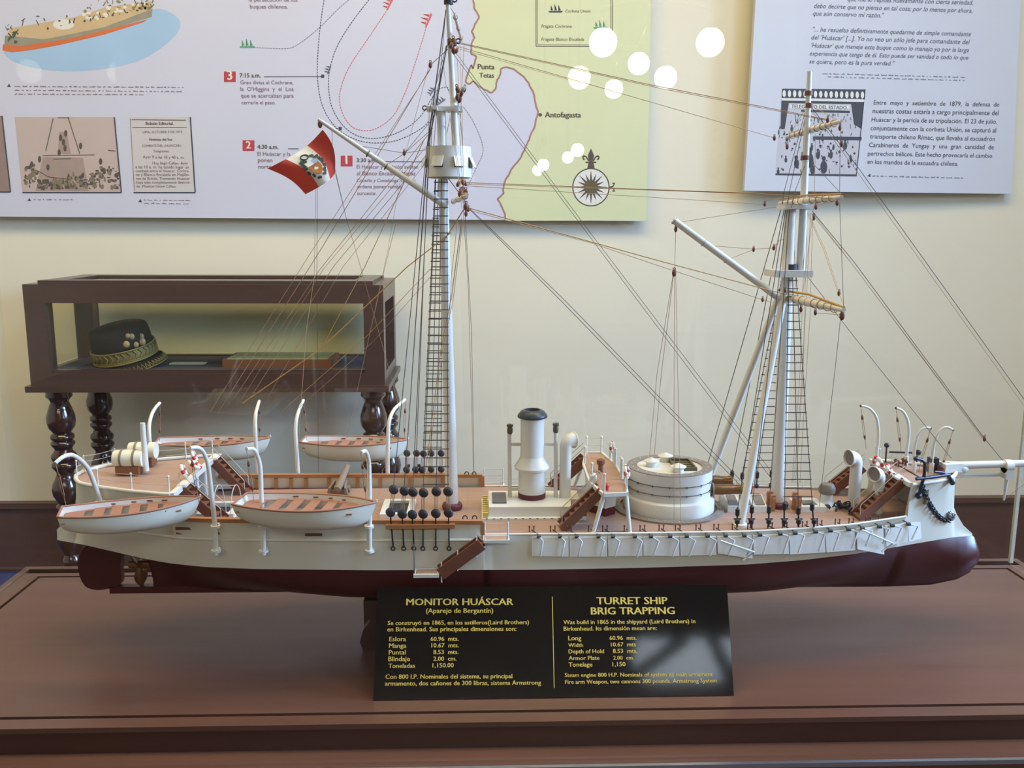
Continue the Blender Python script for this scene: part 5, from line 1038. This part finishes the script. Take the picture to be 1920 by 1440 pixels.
LINES = [
 # stays between the masts
 ('stay', [(846, 96), (1103, 440), (1452, 905, .0)], .00045, 'ropeD'), ('stay', [(850, 93), (1108, 438), (1458, 900, .0)], .00045, 'ropeD'),
 ('stay', [(876, 388, -.01), (1050, 562), (1390, 912)], .00055, 'ropeD'), ('stay', [(880, 390, .01), (1056, 560), (1398, 910, .02)], .00055, 'ropeD'), ('stay', [(840, 334), (870, 374), (876, 388, -.01)], .0007, 'ropeD'),
 ('brace', [(862, 80, -.02), (1215, 158, -.05), (1552, 224, -.09)], .0006, 'ropeT'), ('brace', [(862, 82, -.02), (1240, 166, -.05), (1552, 226, -.09)], .00045, 'ropeT'), ('brace', [(862, 88, 0), (1240, 197, .05), (1450, 258, .1)], .00055, 'ropeT'), ('brace', [(862, 92, 0), (1080, 153, .04)], .0004, 'ropeT'),
 ('brace', [(868, 342, -.03), (1240, 356, -.08), (1380, 361, -.11), (1560, 372, -.16)], .0006, 'ropeT'), ('brace', [(868, 345, -.03), (1150, 354, -.05), (1380, 362, -.11)], .00045, 'ropeT'), ('brace', [(868, 348, 0), (1240, 371, .06), (1432, 383, .1)], .0005, 'ropeT'),
 ('brace', [(872, 388, -.06), (1240, 490, -.05), (1420, 538, -.05), (1478, 553, -.02)], .0008, 'ropeO'), ('brace', [(872, 392, -.06), (1110, 456, -.02), (1240, 500, 0), (1430, 562, .04)], .0005, 'ropeT'), ('brace', [(1430, 562, .04), (1460, 570, .02)], .0004, 'ropeT'),
 # fore stays to the bowsprit
 ('forestay', [(1519, 198), (1606, 310), (1990, 846)], .00055, 'ropeD'), ('forestay', [(1517, 200), (1603, 316), (1985, 852)], .0004, 'ropeT'), ('forestay', [(1518, 300), (1580, 366, -.16)], .0004, 'ropeD'),
 ('forestay', [(1523, 396), (1602, 492), (1846, 822), (1884, 868)], .00055, 'ropeD'), ('forestay', [(1521, 400), (1600, 498), (1842, 822)], .0004, 'ropeT'), ('forestay', [(1525, 400), (1606, 506), (1847, 826)], .0004, 'ropeT'),
 ('forestay', [(1512, 516, -.01), (1602, 632), (1784, 860)], .0005, 'ropeD'),
 ('martingale', [(1882, 937), (1925, 905)], .0004, 'ropeT'),
 # aft falls, halyards, vangs and braces of the main mast
 ('main_brace', [(807, 128, -.02), (600, 470, .02), (408, 775, .06)], .0006, 'ropeT'), ('main_brace', [(806, 132, -.02), (585, 470, .0), (395, 770, .03)], .00045, 'ropeT'), ('main_brace', [(840, 92), (807, 122, -.02)], .0006, 'ropeD'),
 ('main_brace', [(808, 246, 0), (600, 505, .02), (440, 745, .05)], .0005, 'ropeT'), ('main_brace', [(805, 268, 0), (606, 505, .03), (452, 750, .07)], .0004, 'ropeT'), ('main_brace', [(803, 286, 0), (625, 500, .03), (470, 745, .08)], .0005, 'ropeT'), ('main_brace', [(803, 300, 0), (643, 500, .04), (505, 740, .09)], .0004, 'ropeT'),
 ('topsail_sheet', [(795, 262), (684, 500, -.02), (602, 654, 0)], .0007, 'ropeO'), ('topsail_sheet', [(846, 436, -.01), (764, 500, 0), (602, 654, 0), (455, 756, .02)], .0009, 'ropeO'), ('topsail_sheet', [(806, 505, 0), (690, 628, .03), (530, 770, .06)], .0005, 'ropeO'), ('topsail_sheet', [(806, 520, 0), (700, 640, .03), (560, 765, .07)], .0004, 'ropeT'),
 ('peak_halyard', [(677, 274, -.01), (758, 287, 0)], .0004, 'ropeD'), ('peak_halyard', [(758, 287, 0), (798, 281, 0)], .0004, 'ropeD'), ('peak_halyard', [(724, 310, -.01), (758, 288, 0), (812, 240, 0)], .0005, 'ropeT'), ('peak_halyard', [(758, 288, 0), (820, 212, 0)], .0004, 'ropeD'),
 ('flag_halyard', [(592, 350, -.012), (589, 520, -.03), (574, 620, -.05), (556, 880, -.10)], .0004, 'ropeT'), ('flag_halyard', [(595, 350, -.012), (594, 520, 0), (597, 885, .06)], .0004, 'ropeD'), ('flag_halyard', [(622, 243, -.012), (624, 300, -.012), (650, 412, -.01)], .0004, 'ropeD'),
 ('vang', [(629, 326, -.012), (650, 412, -.01), (676, 500), (733, 706, .05), (752, 780, .10)], .0004, 'ropeT'), ('vang', [(742, 420), (722, 500, .03), (690, 640, .06), (650, 822, .10)], .0004, 'ropeT'), ('vang', [(805, 120), (757, 300, .05), (727, 470, .08), (690, 640, .10)], .00035, 'ropeT'),
 ('halyard', [(866, 200, -.08), (868, 290, -.07), (869, 400, -.06), (878, 540, 0), (888, 890, .10)], .00045, 'ropeT'), ('halyard', [(870, 85, -.03), (862, 250, -.05), (869, 380, -.06)], .00045, 'ropeT'), ('halyard', [(862, 80, -.02), (865, 170, -.08)], .0004, 'ropeT'), ('halyard', [(872, 400, -.06), (884, 620, .04), (889, 888, .10)], .0004, 'ropeD'),
 ('halyard', [(843, 215, -.01), (858, 300, -.04), (868, 380, -.06)], .00045, 'ropeT'), ('halyard', [(844, 222, -.01), (854, 290, -.04), (866, 390, -.06)], .00045, 'ropeO'), ('halyard', [(838, 250), (843, 222, -.01)], .00045, 'ropeT'), ('halyard', [(866, 410, -.05), (846, 560, -.03), (826, 660, -.03), (795, 905, -.06)], .0008, 'ropeO'), ('halyard', [(868, 412, -.05), (850, 560, -.03), (829, 660, -.03), (799, 905, -.06)], .0005, 'ropeT'), ('halyard', [(858, 415, -.04), (846, 520, -.03), (843, 600, -.02)], .0005, 'ropeT'), ('halyard', [(830, 455, -.02), (870, 392, -.06)], .0009, 'ropeO'),
 ('clewline', [(842, 10), (853, 28, 0)], .0004, 'ropeD'), ('clewline', [(847, 85), (864, 76, -.02)], .0004, 'ropeT'), ('clewline', [(850, 190, 0), (836, 160), (830, 110)], .0003, 'ropeD'), ('clewline', [(862, 180, -.02), (857, 110)], .0003, 'ropeD'),
 # boom and fore yard gear
 ('topping_lift', [(1272, 417, -.01), (1456, 388, 0)], .00045, 'ropeT'), ('topping_lift', [(1338, 461, -.01), (1413, 467, 0), (1450, 465, 0), (1460, 452, 0), (1472, 447, 0)], .00045, 'ropeT'), ('topping_lift', [(1364, 487, -.01), (1413, 468, 0)], .00045, 'ropeT'),
 ('boom_tackle', [(1267, 416, -.01), (1265, 512, -.01)], .00045, 'ropeT'), ('boom_tackle', [(1262, 515, -.01), (1232, 700, .03), (1216, 876, .06)], .00045, 'ropeT'), ('boom_tackle', [(1263, 516, -.01), (1240, 700, .03), (1225, 876, .06)], .00045, 'ropeT'), ('boom_tackle', [(1265, 516, -.01), (1264, 760, -.06), (1264, 992, -.105)], .00045, 'ropeT'), ('boom_tackle', [(1267, 516, -.01), (1272, 760, -.06), (1277, 992, -.105)], .00045, 'ropeT'),
 ('yard_lift', [(1521, 198), (1576, 228, -.09)], .0004, 'ropeT'), ('yard_lift', [(1514, 198), (1478, 256, .1)], .0004, 'ropeT'), ('yard_lift', [(1576, 230, -.09), (1574, 372, -.16), (1582, 578, -.19)], .0004, 'ropeD'), ('yard_lift', [(1576, 598, -.19), (1566, 690, -.17), (1536, 950, -.10)], .0004, 'ropeD'), ('yard_lift', [(1512, 396), (1545, 470, -.05), (1570, 545, -.1)], .0004, 'ropeT'), ('yard_lift', [(1516, 400), (1548, 470, -.05), (1572, 545, -.1)], .0004, 'ropeO'), ('yard_lift', [(1574, 552, -.1), (1583, 575, -.19)], .0004, 'ropeT'), ('yard_lift', [(1528, 385, -.03), (1570, 376, -.15)], .0004, 'ropeT'), ('yard_lift', [(1530, 587, -.08), (1574, 590, -.18)], .0004, 'ropeT'),
 ('halyard', [(1510, 400), (1500, 700, -.02), (1485, 905, -.03)], .0004, 'ropeT'), ('halyard', [(1513, 400), (1506, 700, -.02), (1492, 905, -.03)], .0004, 'ropeT'), ('halyard', [(1520, 400), (1512, 560, -.04), (1500, 760, -.04), (1488, 905, -.04)], .0004, 'ropeT'), ('halyard', [(1524, 400), (1519, 590, -.05), (1508, 760, -.05), (1500, 905, -.04)], .0004, 'ropeT'), ('halyard', [(1529, 250), (1527, 380, -.03), (1500, 590, -.05)], .0004, 'ropeT'), ('halyard', [(1511, 205), (1470, 360, .02), (1466, 392, .02)], .0005, 'ropeD'), ('halyard', [(1513, 205), (1480, 360, 0), (1476, 390, 0)], .0005, 'ropeD'), ('halyard', [(1513, 300), (1490, 360, -.02), (1484, 390, -.02)], .0005, 'ropeD'), ('halyard', [(1476, 400), (1473, 520, .01), (1445, 705, .03)], .0004, 'ropeT'), ('halyard', [(1480, 400), (1476, 520, .01), (1452, 700, .03)], .0004, 'ropeT'), ('halyard', [(1487, 400), (1492, 540, 0)], .0004, 'ropeT'),
 ('fore_backstay', [(1622, 860, .04), (1540, 918, .05)], .0004, 'ropeT'),
]
for k, pts, r, m in LINES: line(k, pts, r, m)
for x, y, Y, r in ((758, 287, 0, .0030), (807, 122, -.02, .0034), (600, 233, -.012, .0042), (592, 347, -.012, .0034), (1413, 468, 0, .0028), (1451, 465, 0, .0030), (1267, 430, -.01, .0032), (1264, 512, -.01, .0042), (1452, 259, .1, .0032), (1434, 383, .1, .0028), (1430, 562, .04, .0028), (1552, 225, -.09, .003), (1575, 240, -.09, .0030), (1573, 550, -.1, .0030), (1579, 592, -.19, .0046), (1529, 586, -.08, .0032), (1502, 580, -.05, .0034), (1570, 380, -.15, .0032), (1530, 388, -.03, .0032), (1578, 270, -.09, .0034), (1846, 823, 0, .0034), (1526, 408, 0, .0034), (1476, 275, .09, .0034), (878, 392, -.06, .0030), (1472, 545, -.02, .0026)): block(W(x, y, Y), r)

# ------------------------------------------------------------------ flag
Fy = -.012
tl_, tr_, br_, bl_ = (605, 243), (628, 325), (575, 363), (508, 315)   # hoist top, hoist bottom, fly bottom, fly top
topc = lambda t: (605+(508-605)*t+4*math.sin(t*5), 243+(315-243)*t+6*math.sin(t*math.pi))
botc = lambda t: (628+(575-628)*t+10*math.sin(t*math.pi), 325+(363-325)*t-2*math.sin(t*math.pi))
def flagpt(t, s, dy=0):
    a, b = topc(t), botc(t); bow_ = 12*math.sin(math.pi*s)*(1-.3*t) - (3 if t > .6 else 0)
    x = a[0]+(b[0]-a[0])*s + bow_*.75; y = a[1]+(b[1]-a[1])*s - bow_*.45
    return W(x, y, Fy + dy + .008*math.sin(t*6.0+s*1.5))
def fl_sheet(t0, t1, m, name, par, n=10):
    f_ = [[flagpt(t0+(t1-t0)*i/n, j/12, -.0003) for j in range(13)] for i in range(n+1)]; b_ = [[flagpt(t0+(t1-t0)*i/n, j/12, .0003) for j in range(13)] for i in range(n+1)]
    mb = MB().grid(f_).grid(b_); ring = lambda g: g[0] + [r_[-1] for r_ in g[1:]] + g[-1][-2::-1] + [r_[0] for r_ in g[-2:0:-1]]
    mb.grid([ring(f_), ring(b_)], True, True); return mb.build(name, m, par)
fl = fl_sheet(.34, .68, M['flagwhite'], 'flag', ship)
fl_sheet(0, .34, M['flagred'], 'red_stripe', fl, 8); fl_sheet(.68, 1, M['flagred'], 'red_stripe', fl, 8)
def emb(pts, m, name, lift=-.0012):
    mb = MB(); mb.flat([flagpt(t, s, lift) for t, s in pts]); mb.flat([flagpt(t, s, lift-.0004) for t, s in pts]); return mb.build(name, m, fl)
E_ = lambda u, v: (.515+u*.17, .45+v*.30)                      # emblem space: u along the fly, v down the hoist
emb([E_(u, v) for u, v in ((-.55, .0), (.55, .0), (.6, .45), (.35, .85), (0, 1.0), (-.35, .85), (-.6, .45))], M['shield'], 'emblem_shield')
emb([E_(u, v) for u, v in ((-.55, -.38), (.0, -.38), (.0, .02), (-.55, .02))], M['shieldblue'], 'emblem_field'); emb([E_(u, v) for u, v in ((.0, -.38), (.55, -.38), (.55, .02), (.0, .02))], M['flagwhite'], 'emblem_field', -.0014)
rnd = random.Random(9)
for s in (-1, 1):
    mb = MB()
    for k in range(16):
        a = R(20+k*9.2); cu_, cv = s*math.sin(a)*.95, .25+math.cos(a)*.95; dx, dy = rnd.uniform(-.12, .12), rnd.uniform(-.12, .12)
        pts = [E_(cu_+dx+.17*math.cos(q+a), cv+dy+.12*math.sin(q+a)) for q in (0, 1.2, 2.1, 3.14, 4.3, 5.2)]; mb.flat([flagpt(t, v_, -.0010) for t, v_ in pts]); mb.flat([flagpt(t, v_, -.0016) for t, v_ in pts])
    mb.build('emblem_wreath', M['wreath'], fl)
MB().tube([flagpt(*E_(.32*math.cos(a)+.05, -.86+.22*math.sin(a)), -.0014) for a in [6.283*i/16 for i in range(16)]], .0009, 6, closed=True).build('emblem_ring', M['wreath'], fl)

# ------------------------------------------------------------------ forward deck and bow
def hullpx(x, y):                                         # point of the near deck edge under a pixel column
    Y = -.11
    for _ in range(5): p = W(x, y, Y); Y = -(hb(p.x)+.004)
    return W(x, y, Y)
for (xa, xb, ya0, ya1, yb0, yb1) in ((997, 1066, 1007, 1007, 1041, 1042), (1068, 1138, 1007, 1007, 1042, 1042), (1140, 1204, 1007, 1007, 1041, 1041), (1206, 1273, 1007, 1006, 1040, 1041), (1275, 1342, 1006, 1006, 1040, 1039), (1345, 1410, 1006, 1005, 1036, 1046), (1412, 1478, 1004, 1002, 1038, 1037), (1480, 1546, 1001, 997, 1038, 1034), (1548, 1602, 997, 993, 1034, 1030), (1606, 1656, 992, 986, 1028, 1038), (1660, 1700, 986, 981, 1022, 1014), (1702, 1726, 981, 979, 1014, 1008)):
    a, b = hullpx(xa, ya0), hullpx(xb, ya1); c, d = hullpx(xb, yb1), hullpx(xa, yb0)
    out = Vector((0, -.0035, 0)); a2, b2 = a, b; c = c+out; d = d+out
    MB().add([a2, b2, c, d, a2+Vector((0, .0014, 0)), b2+Vector((0, .0014, 0)), c+Vector((0, .0014, 0)), d+Vector((0, .0014, 0))], [(0, 1, 2, 3), (7, 6, 5, 4), (0, 4, 5, 1), (1, 5, 6, 2), (2, 6, 7, 3), (3, 7, 4, 0)]).build('bulwark_flap', M['white'], ship)
ST = [1010, 1050, 1081, 1122, 1149, 1190, 1220, 1256, 1287, 1326, 1360, 1395, 1424, 1462, 1490, 1528, 1556, 1590, 1616, 1648, 1672, 1702]
for i, x in enumerate(ST):
    yy = interp([(1000, 1003), (1200, 1003), (1400, 1001), (1500, 996), (1600, 989), (1710, 979)], x); k = .35+.65*min(1, max(0, (x-1000)/250))
    up_ = Vector((0, -.006, 0)); a = hullpx(x, yy+2)+Vector((0, -.002, 0)); b = hullpx(x+11*k+3, yy+8 if x < 1400 else yy+4)+Vector((0, -.008, 0)); c = hullpx(x+2, yy+36-max(0, (x-1560)*.06))+Vector((0, -.009, 0))
    o = MB().tube([a, b, c], .00125, 6).build('flap_strut', M['strut'], ship)
    e = hullpx(x-12, yy-9); e = Vector((e.x, e.y+.014, TZ+ZD+.003)); MB().cyl(a+Vector((0, .003, .001)), e, .0009, n=6).cyl(a-Vector((.0025, 0, 0)), a+Vector((.0025, 0, 0)), .0026, n=10).build('strut_pivot', M['grey'], o)
    for q in (-.003, .003): MB().cyl(e+Vector((q, 0, -.003)), e+Vector((q, 0, .004)), .0008, n=6).ball(e+Vector((q, 0, .0045)), .0014, 6).build('pin', M['block'], o)
for x0, x1 in ((1340, 1410), (1604, 1668)):
    a, b, c = hullpx(x0+8, 1010 if x0 < 1500 else 990)+Vector((0, -.008, 0)), hullpx(x1, 1030 if x0 < 1500 else 1014)+Vector((0, -.010, 0)), hullpx(x1-20, 1046 if x0 < 1500 else 1030)+Vector((0, -.009, 0)); MB().tube([a, b, c], .0013, 6).build('flap_strut', M['white'], ship)
# far side guard rail of the well deck
posts([V(x, hb(x)-.003, ZD) for x in (.30, .34, .40, .46, .50, .54)], .012, .0007, (.95, .5))
posts([V(x, hb(x)-.003, ZD) for x in (.03, .07, .11)], .014, .0006, (.95, .5))
# entry platforms and accommodation ladder
for s in (-1, 1):
    c = V(.020, s*.1235, ZD-.002); o = MB().box(c, (.030, .017, .0022)).build('entry_platform', M['deck'], ship)
    frame(MB(), c.x-.017, c.x+.017, c.y-.010, c.y+.010, .002, c.z-.0022, c.z+.0018).build('platform_frame', M['white'], o)
    for dx in (-.015, .015): MB().cyl(c+Vector((dx, s*.008, 0)), c+Vector((dx, s*.008, .026)), .0009, n=8).build('stanchion', M['white'], o)
    MB().tube([c+Vector((-.015, s*.008, .024)), c+Vector((.015, s*.008, .024))], .0005, 5).tube([c+Vector((-.015, s*.008, .014)), c+Vector((.015, s*.008, .014))], .0005, 5).build('guard_wire', M['ropeW'], o)
la_, lb_ = W(903, 1017, -.128), W(826, 1073, -.128)
o = ladder(la_, lb_, (0, .015, 0), 8, 'accommodation_ladder', .016, False)
for t in (.12, .62, .97): p = on(lb_, la_, 1-t if t != .62 else .42)+Vector((0, -.008, 0)); MB().cyl(p-Vector((0, 0, .012)), p+Vector((0, 0, .016)), .0008, n=6).build('stanchion', M['white'], o)
c = W(800, 1074, -.128); o = MB().box(c, (.026, .017, .002)).build('landing_stage', M['deck'], ship)
frame(MB(), c.x-.0165, c.x+.0165, c.y-.011, c.y+.011, .0028, c.z-.0025, c.z+.002).build('platform_frame', M['white'], o)
MB().tube([c+Vector((-.0155, -.008, .002)), c+Vector((-.0155, -.008, .03)), W(776, 1020, -.121)], .0007, 6).build('suspension_line', M['ropeD'], o)
# fore deck fittings
hatch(V(.474, -.006, ZD), .040, .042, .008)
for x, y, h in ((.418, -.012, .024), (.452, -.022, .026), (.405, .055, .022)):
    o = MB().box(V(x, y-.008, ZD+h/2), (.006, .006, h)).box(V(x, y+.008, ZD+h/2), (.006, .006, h)).bar(V(x, y-.014, ZD+h*.75), V(x, y+.014, ZD+h*.75), .005, .005).build('bitts', M['railwood'], ship)
sk = MB().poly([V(.352, y, z) for y, z in ((-.026, ZD), (.026, ZD), (.026, ZD+.009), (0, ZD+.019), (-.026, ZD+.009))], (.056, 0, 0)).build('deck_skylight', M['white'], ship)
for s in (-1, 1):
    for k in range(3): MB().bar(V(.361+k*.019, s*.024, ZD+.0108), V(.361+k*.019, s*.003, ZD+.0188), .013, .001).build('skylight_pane', M['ringgrey'], sk)
cp_ = W(1549, 944, 0); cp_.z = TZ+ZD
o = MB().lathe([(.019, 0), (.018, .003), (.011, .007), (.0085, .012), (.0085, .02)], cp_, n=28).build('capstan', M['white'], ship)
MB().lathe([(.0085, .019), (.0115, .021), (.012, .028), (.009, .034), (.0, .036)], cp_, n=28).build('capstan_head', M['ringgrey'], o)
rnd = random.Random(12); mb = MB()
for k in range(60):
    t = k/59; c = V(.500+.048*t+rnd.uniform(-.012, .012), -.02+.012*math.sin(t*6)+rnd.uniform(-.012, .012), ZD+.003+rnd.uniform(0, .006)*(1-abs(2*t-1))); mb.torus(c, .0032, .0011, (rnd.uniform(-1, 1), rnd.uniform(-1, 1), rnd.uniform(-1, 1)), 10, 5)
mb.build('chain_pile', M['chain'], ship)
cowl(V(.545, .002, ZD), .075, .0084, (-1, -.25, 0)); cowl(V(.566, -.030, ZD), .060, .0078, (-1, -.5, 0))
ladder(V(.594, -.034, ZF-.001), V(.526, -.054, ZD+.001), (0, .024, 0), 9); ladder(V(.575, .056, ZF-.006), V(.530, .066, ZD+.001), (0, .022, 0), 7)
for y, x in ((-.034, .592),): MB().box(V(x, y, ZF+.001), (.012, .03, .003)).build('ladder_landing', M['white'], ship)
# forecastle gear
for pts, Yb in ((((1643, 861), (1644.5, 845), (1647, 823), (1646.5, 800), (1643, 782), (1633, 768), (1624, 763), (1614, 761)), .050), (((1699, 858), (1701, 840), (1704, 815), (1703, 793), (1697, 777), (1690, 769), (1680, 765)), .038), (((1714, 872), (1714, 850), (1716, 834), (1721, 816), (1728, 806), (1736, 802), (1745, 803)), .004), (((1747, 870), (1749, 848), (1752, 830), (1758, 814), (1766, 804), (1776, 801), (1787, 806)), .002)):
    o, P3 = davit([(x, y, Yb) for x, y in pts], .0025, 'spar'); b = P3[0]; MB().cyl(Vector((b.x, b.y, TZ+ZF-.004)), b+Vector((0, 0, .002)), .0036, n=10).build('davit_foot', M['spar'], o)
    t = P3[-1]; s = 1 if pts[0][0] < 1705 else -1; tackle(o, t, t+Vector((.013*s, 0, -.066)), 'ropeT', .0004); MB().ball(t, .002, 8).build('davit_eye', M['block'], o)
for x, y, c_ in ((.618, .03, 'block'), (.632, .035, 'block'), (.655, .012, 'railwood'), (.672, .012, 'railwood'), (.664, -.008, 'redband')):
    MB().cyl(V(x, y-.004, ZF), V(x, y-.004, ZF+.010), .0018, n=8).cyl(V(x, y+.004, ZF), V(x, y+.004, ZF+.010), .0018, n=8).bar(V(x, y-.008, ZF+.007), V(x, y+.008, ZF+.007), .0028, .0028).build('mooring_bitts', M[c_], ship)
lifebuoy(V(.588, .026, ZF+.006), .009, (.9, .2, .35)); lifebuoy(V(.594, .0, ZF+.002), .008, (.7, -.4, .5))
MB().cyl(V(.616, .052, ZF+.016), V(.652, .046, ZF+.016), .0014, n=8).build('guard_bar', M['black'], ship)
MB().lathe([(.001, 0), (.004, .002), (.0042, .008), (.0015, .009)], V(.655, .046, ZF+.012), (.3, -.3, 1), 16).cyl(V(.655, .046, ZF-.002), V(.655, .046, ZF+.012), .002).build('windlass_drum', M['black'], ship)
MB().ball(V(.612, .054, ZF+.026), .004, 10).cyl(V(.612, .054, ZF), V(.612, .054, ZF+.024), .0012).build('mushroom_vent', M['black'], ship)
MB().box(V(.660, .006, ZF+.009), (.012, .012, .02)).build('anchor_winch', M['black'], ship)
MB().lathe([(.001, 0), (.006, .003), (.006, .012), (.001, .015)], V(.676, .004, ZF), (0, .2, 1), 16).build('bell', M['gold'], ship)
posts([V(.598, y, ZF) for y in (.06, .045)], .022, .0012, ()); posts([V(x, .9*hb(x), ZF) for x in (.60, .62, .64, .66)], .016, .0006, (.95, .5))
posts([V(x, -hb(x)+.006, ZF) for x in (.622, .634)], .012, .0006, ())
# anchor and its chain on the near bow
def bowpx(x, y, off=.003):                                # point just outside the near bow side under a pixel
    Y = -.04
    for _ in range(12): p = W(x, y, Y); Y = .5*Y - .5*((hully(p.x, p.z-TZ) if p.z-TZ < ZF-.002 else hb(p.x)) + off)
    return W(x, y, Y)
an = MB().tube([bowpx(1718, 898, .004), bowpx(1752, 894, .004), bowpx(1780, 890, .006)], [.0024, .0028, .0022], 8).tube([bowpx(*p) for p in ((1752, 884, .004), (1766, 886, .004), (1779, 893, .004), (1786, 906, .005))], [.0016, .0024, .0024, .0040], 8).tube([bowpx(*p) for p in ((1718, 860, .004), (1728, 862, .004), (1734, 868, .004), (1733, 890, .004), (1728, 910, .004), (1723, 929, .004))], .0023, 8).ball(bowpx(1722, 930, .004), .0044, 10).ball(bowpx(1717, 860, .004), .0034, 10).build('anchor', M['chain'], ship)
mb = MB(); cpts = catmull(((1729, 908), (1733, 924), (1740, 939), (1750, 956), (1761, 969), (1772, 975), (1784, 973)), 12)
PP = [bowpx(x, y, .003) for x, y in cpts]
acc = 0; k = 0
for a, b in zip(PP, PP[1:]):
    acc += (b-a).length
    if acc > .0040: acc = 0; d = (b-a).normalized(); mb.torus(b, .0031, .0012, d.cross(Vector((0, 1, 0))) if k % 2 else Vector((0, 1, .0001)), 10, 5); k += 1
mb.build('anchor_chain', M['chain'], ship)
hp = PP[-1]; mb = MB().lathe([(.007, 0), (.007, .003), (.003, .004), (.003, 0)], hp+Vector((-.001, .002, .004)), (.35, -.9, .1), 16)
for k in range(14): mb.torus(hp+Vector((rnd.uniform(-.010, .003), rnd.uniform(-.003, .002), rnd.uniform(-.004, .010))), .0022, .0008, (rnd.uniform(-1, 1), rnd.uniform(-1, 1), rnd.uniform(-1, 1)), 8, 5)
mb.build('hawse_pipe', M['steel'], ship)
for x in (-.30, -.25, .03): pass
for px in ((872, 971), (890, 971)): p = W(px[0], px[1], -.10); MB().torus(p, .003, .0008, (0, 1, 0), 12, 6).build('ring_bolt', M['black'], ship)
for px in ((875, 888), (889, 888)): p = W(px[0], px[1], .11); MB().torus(p, .003, .0008, (0, 1, 0), 12, 6).build('ring_bolt', M['black'], ship)
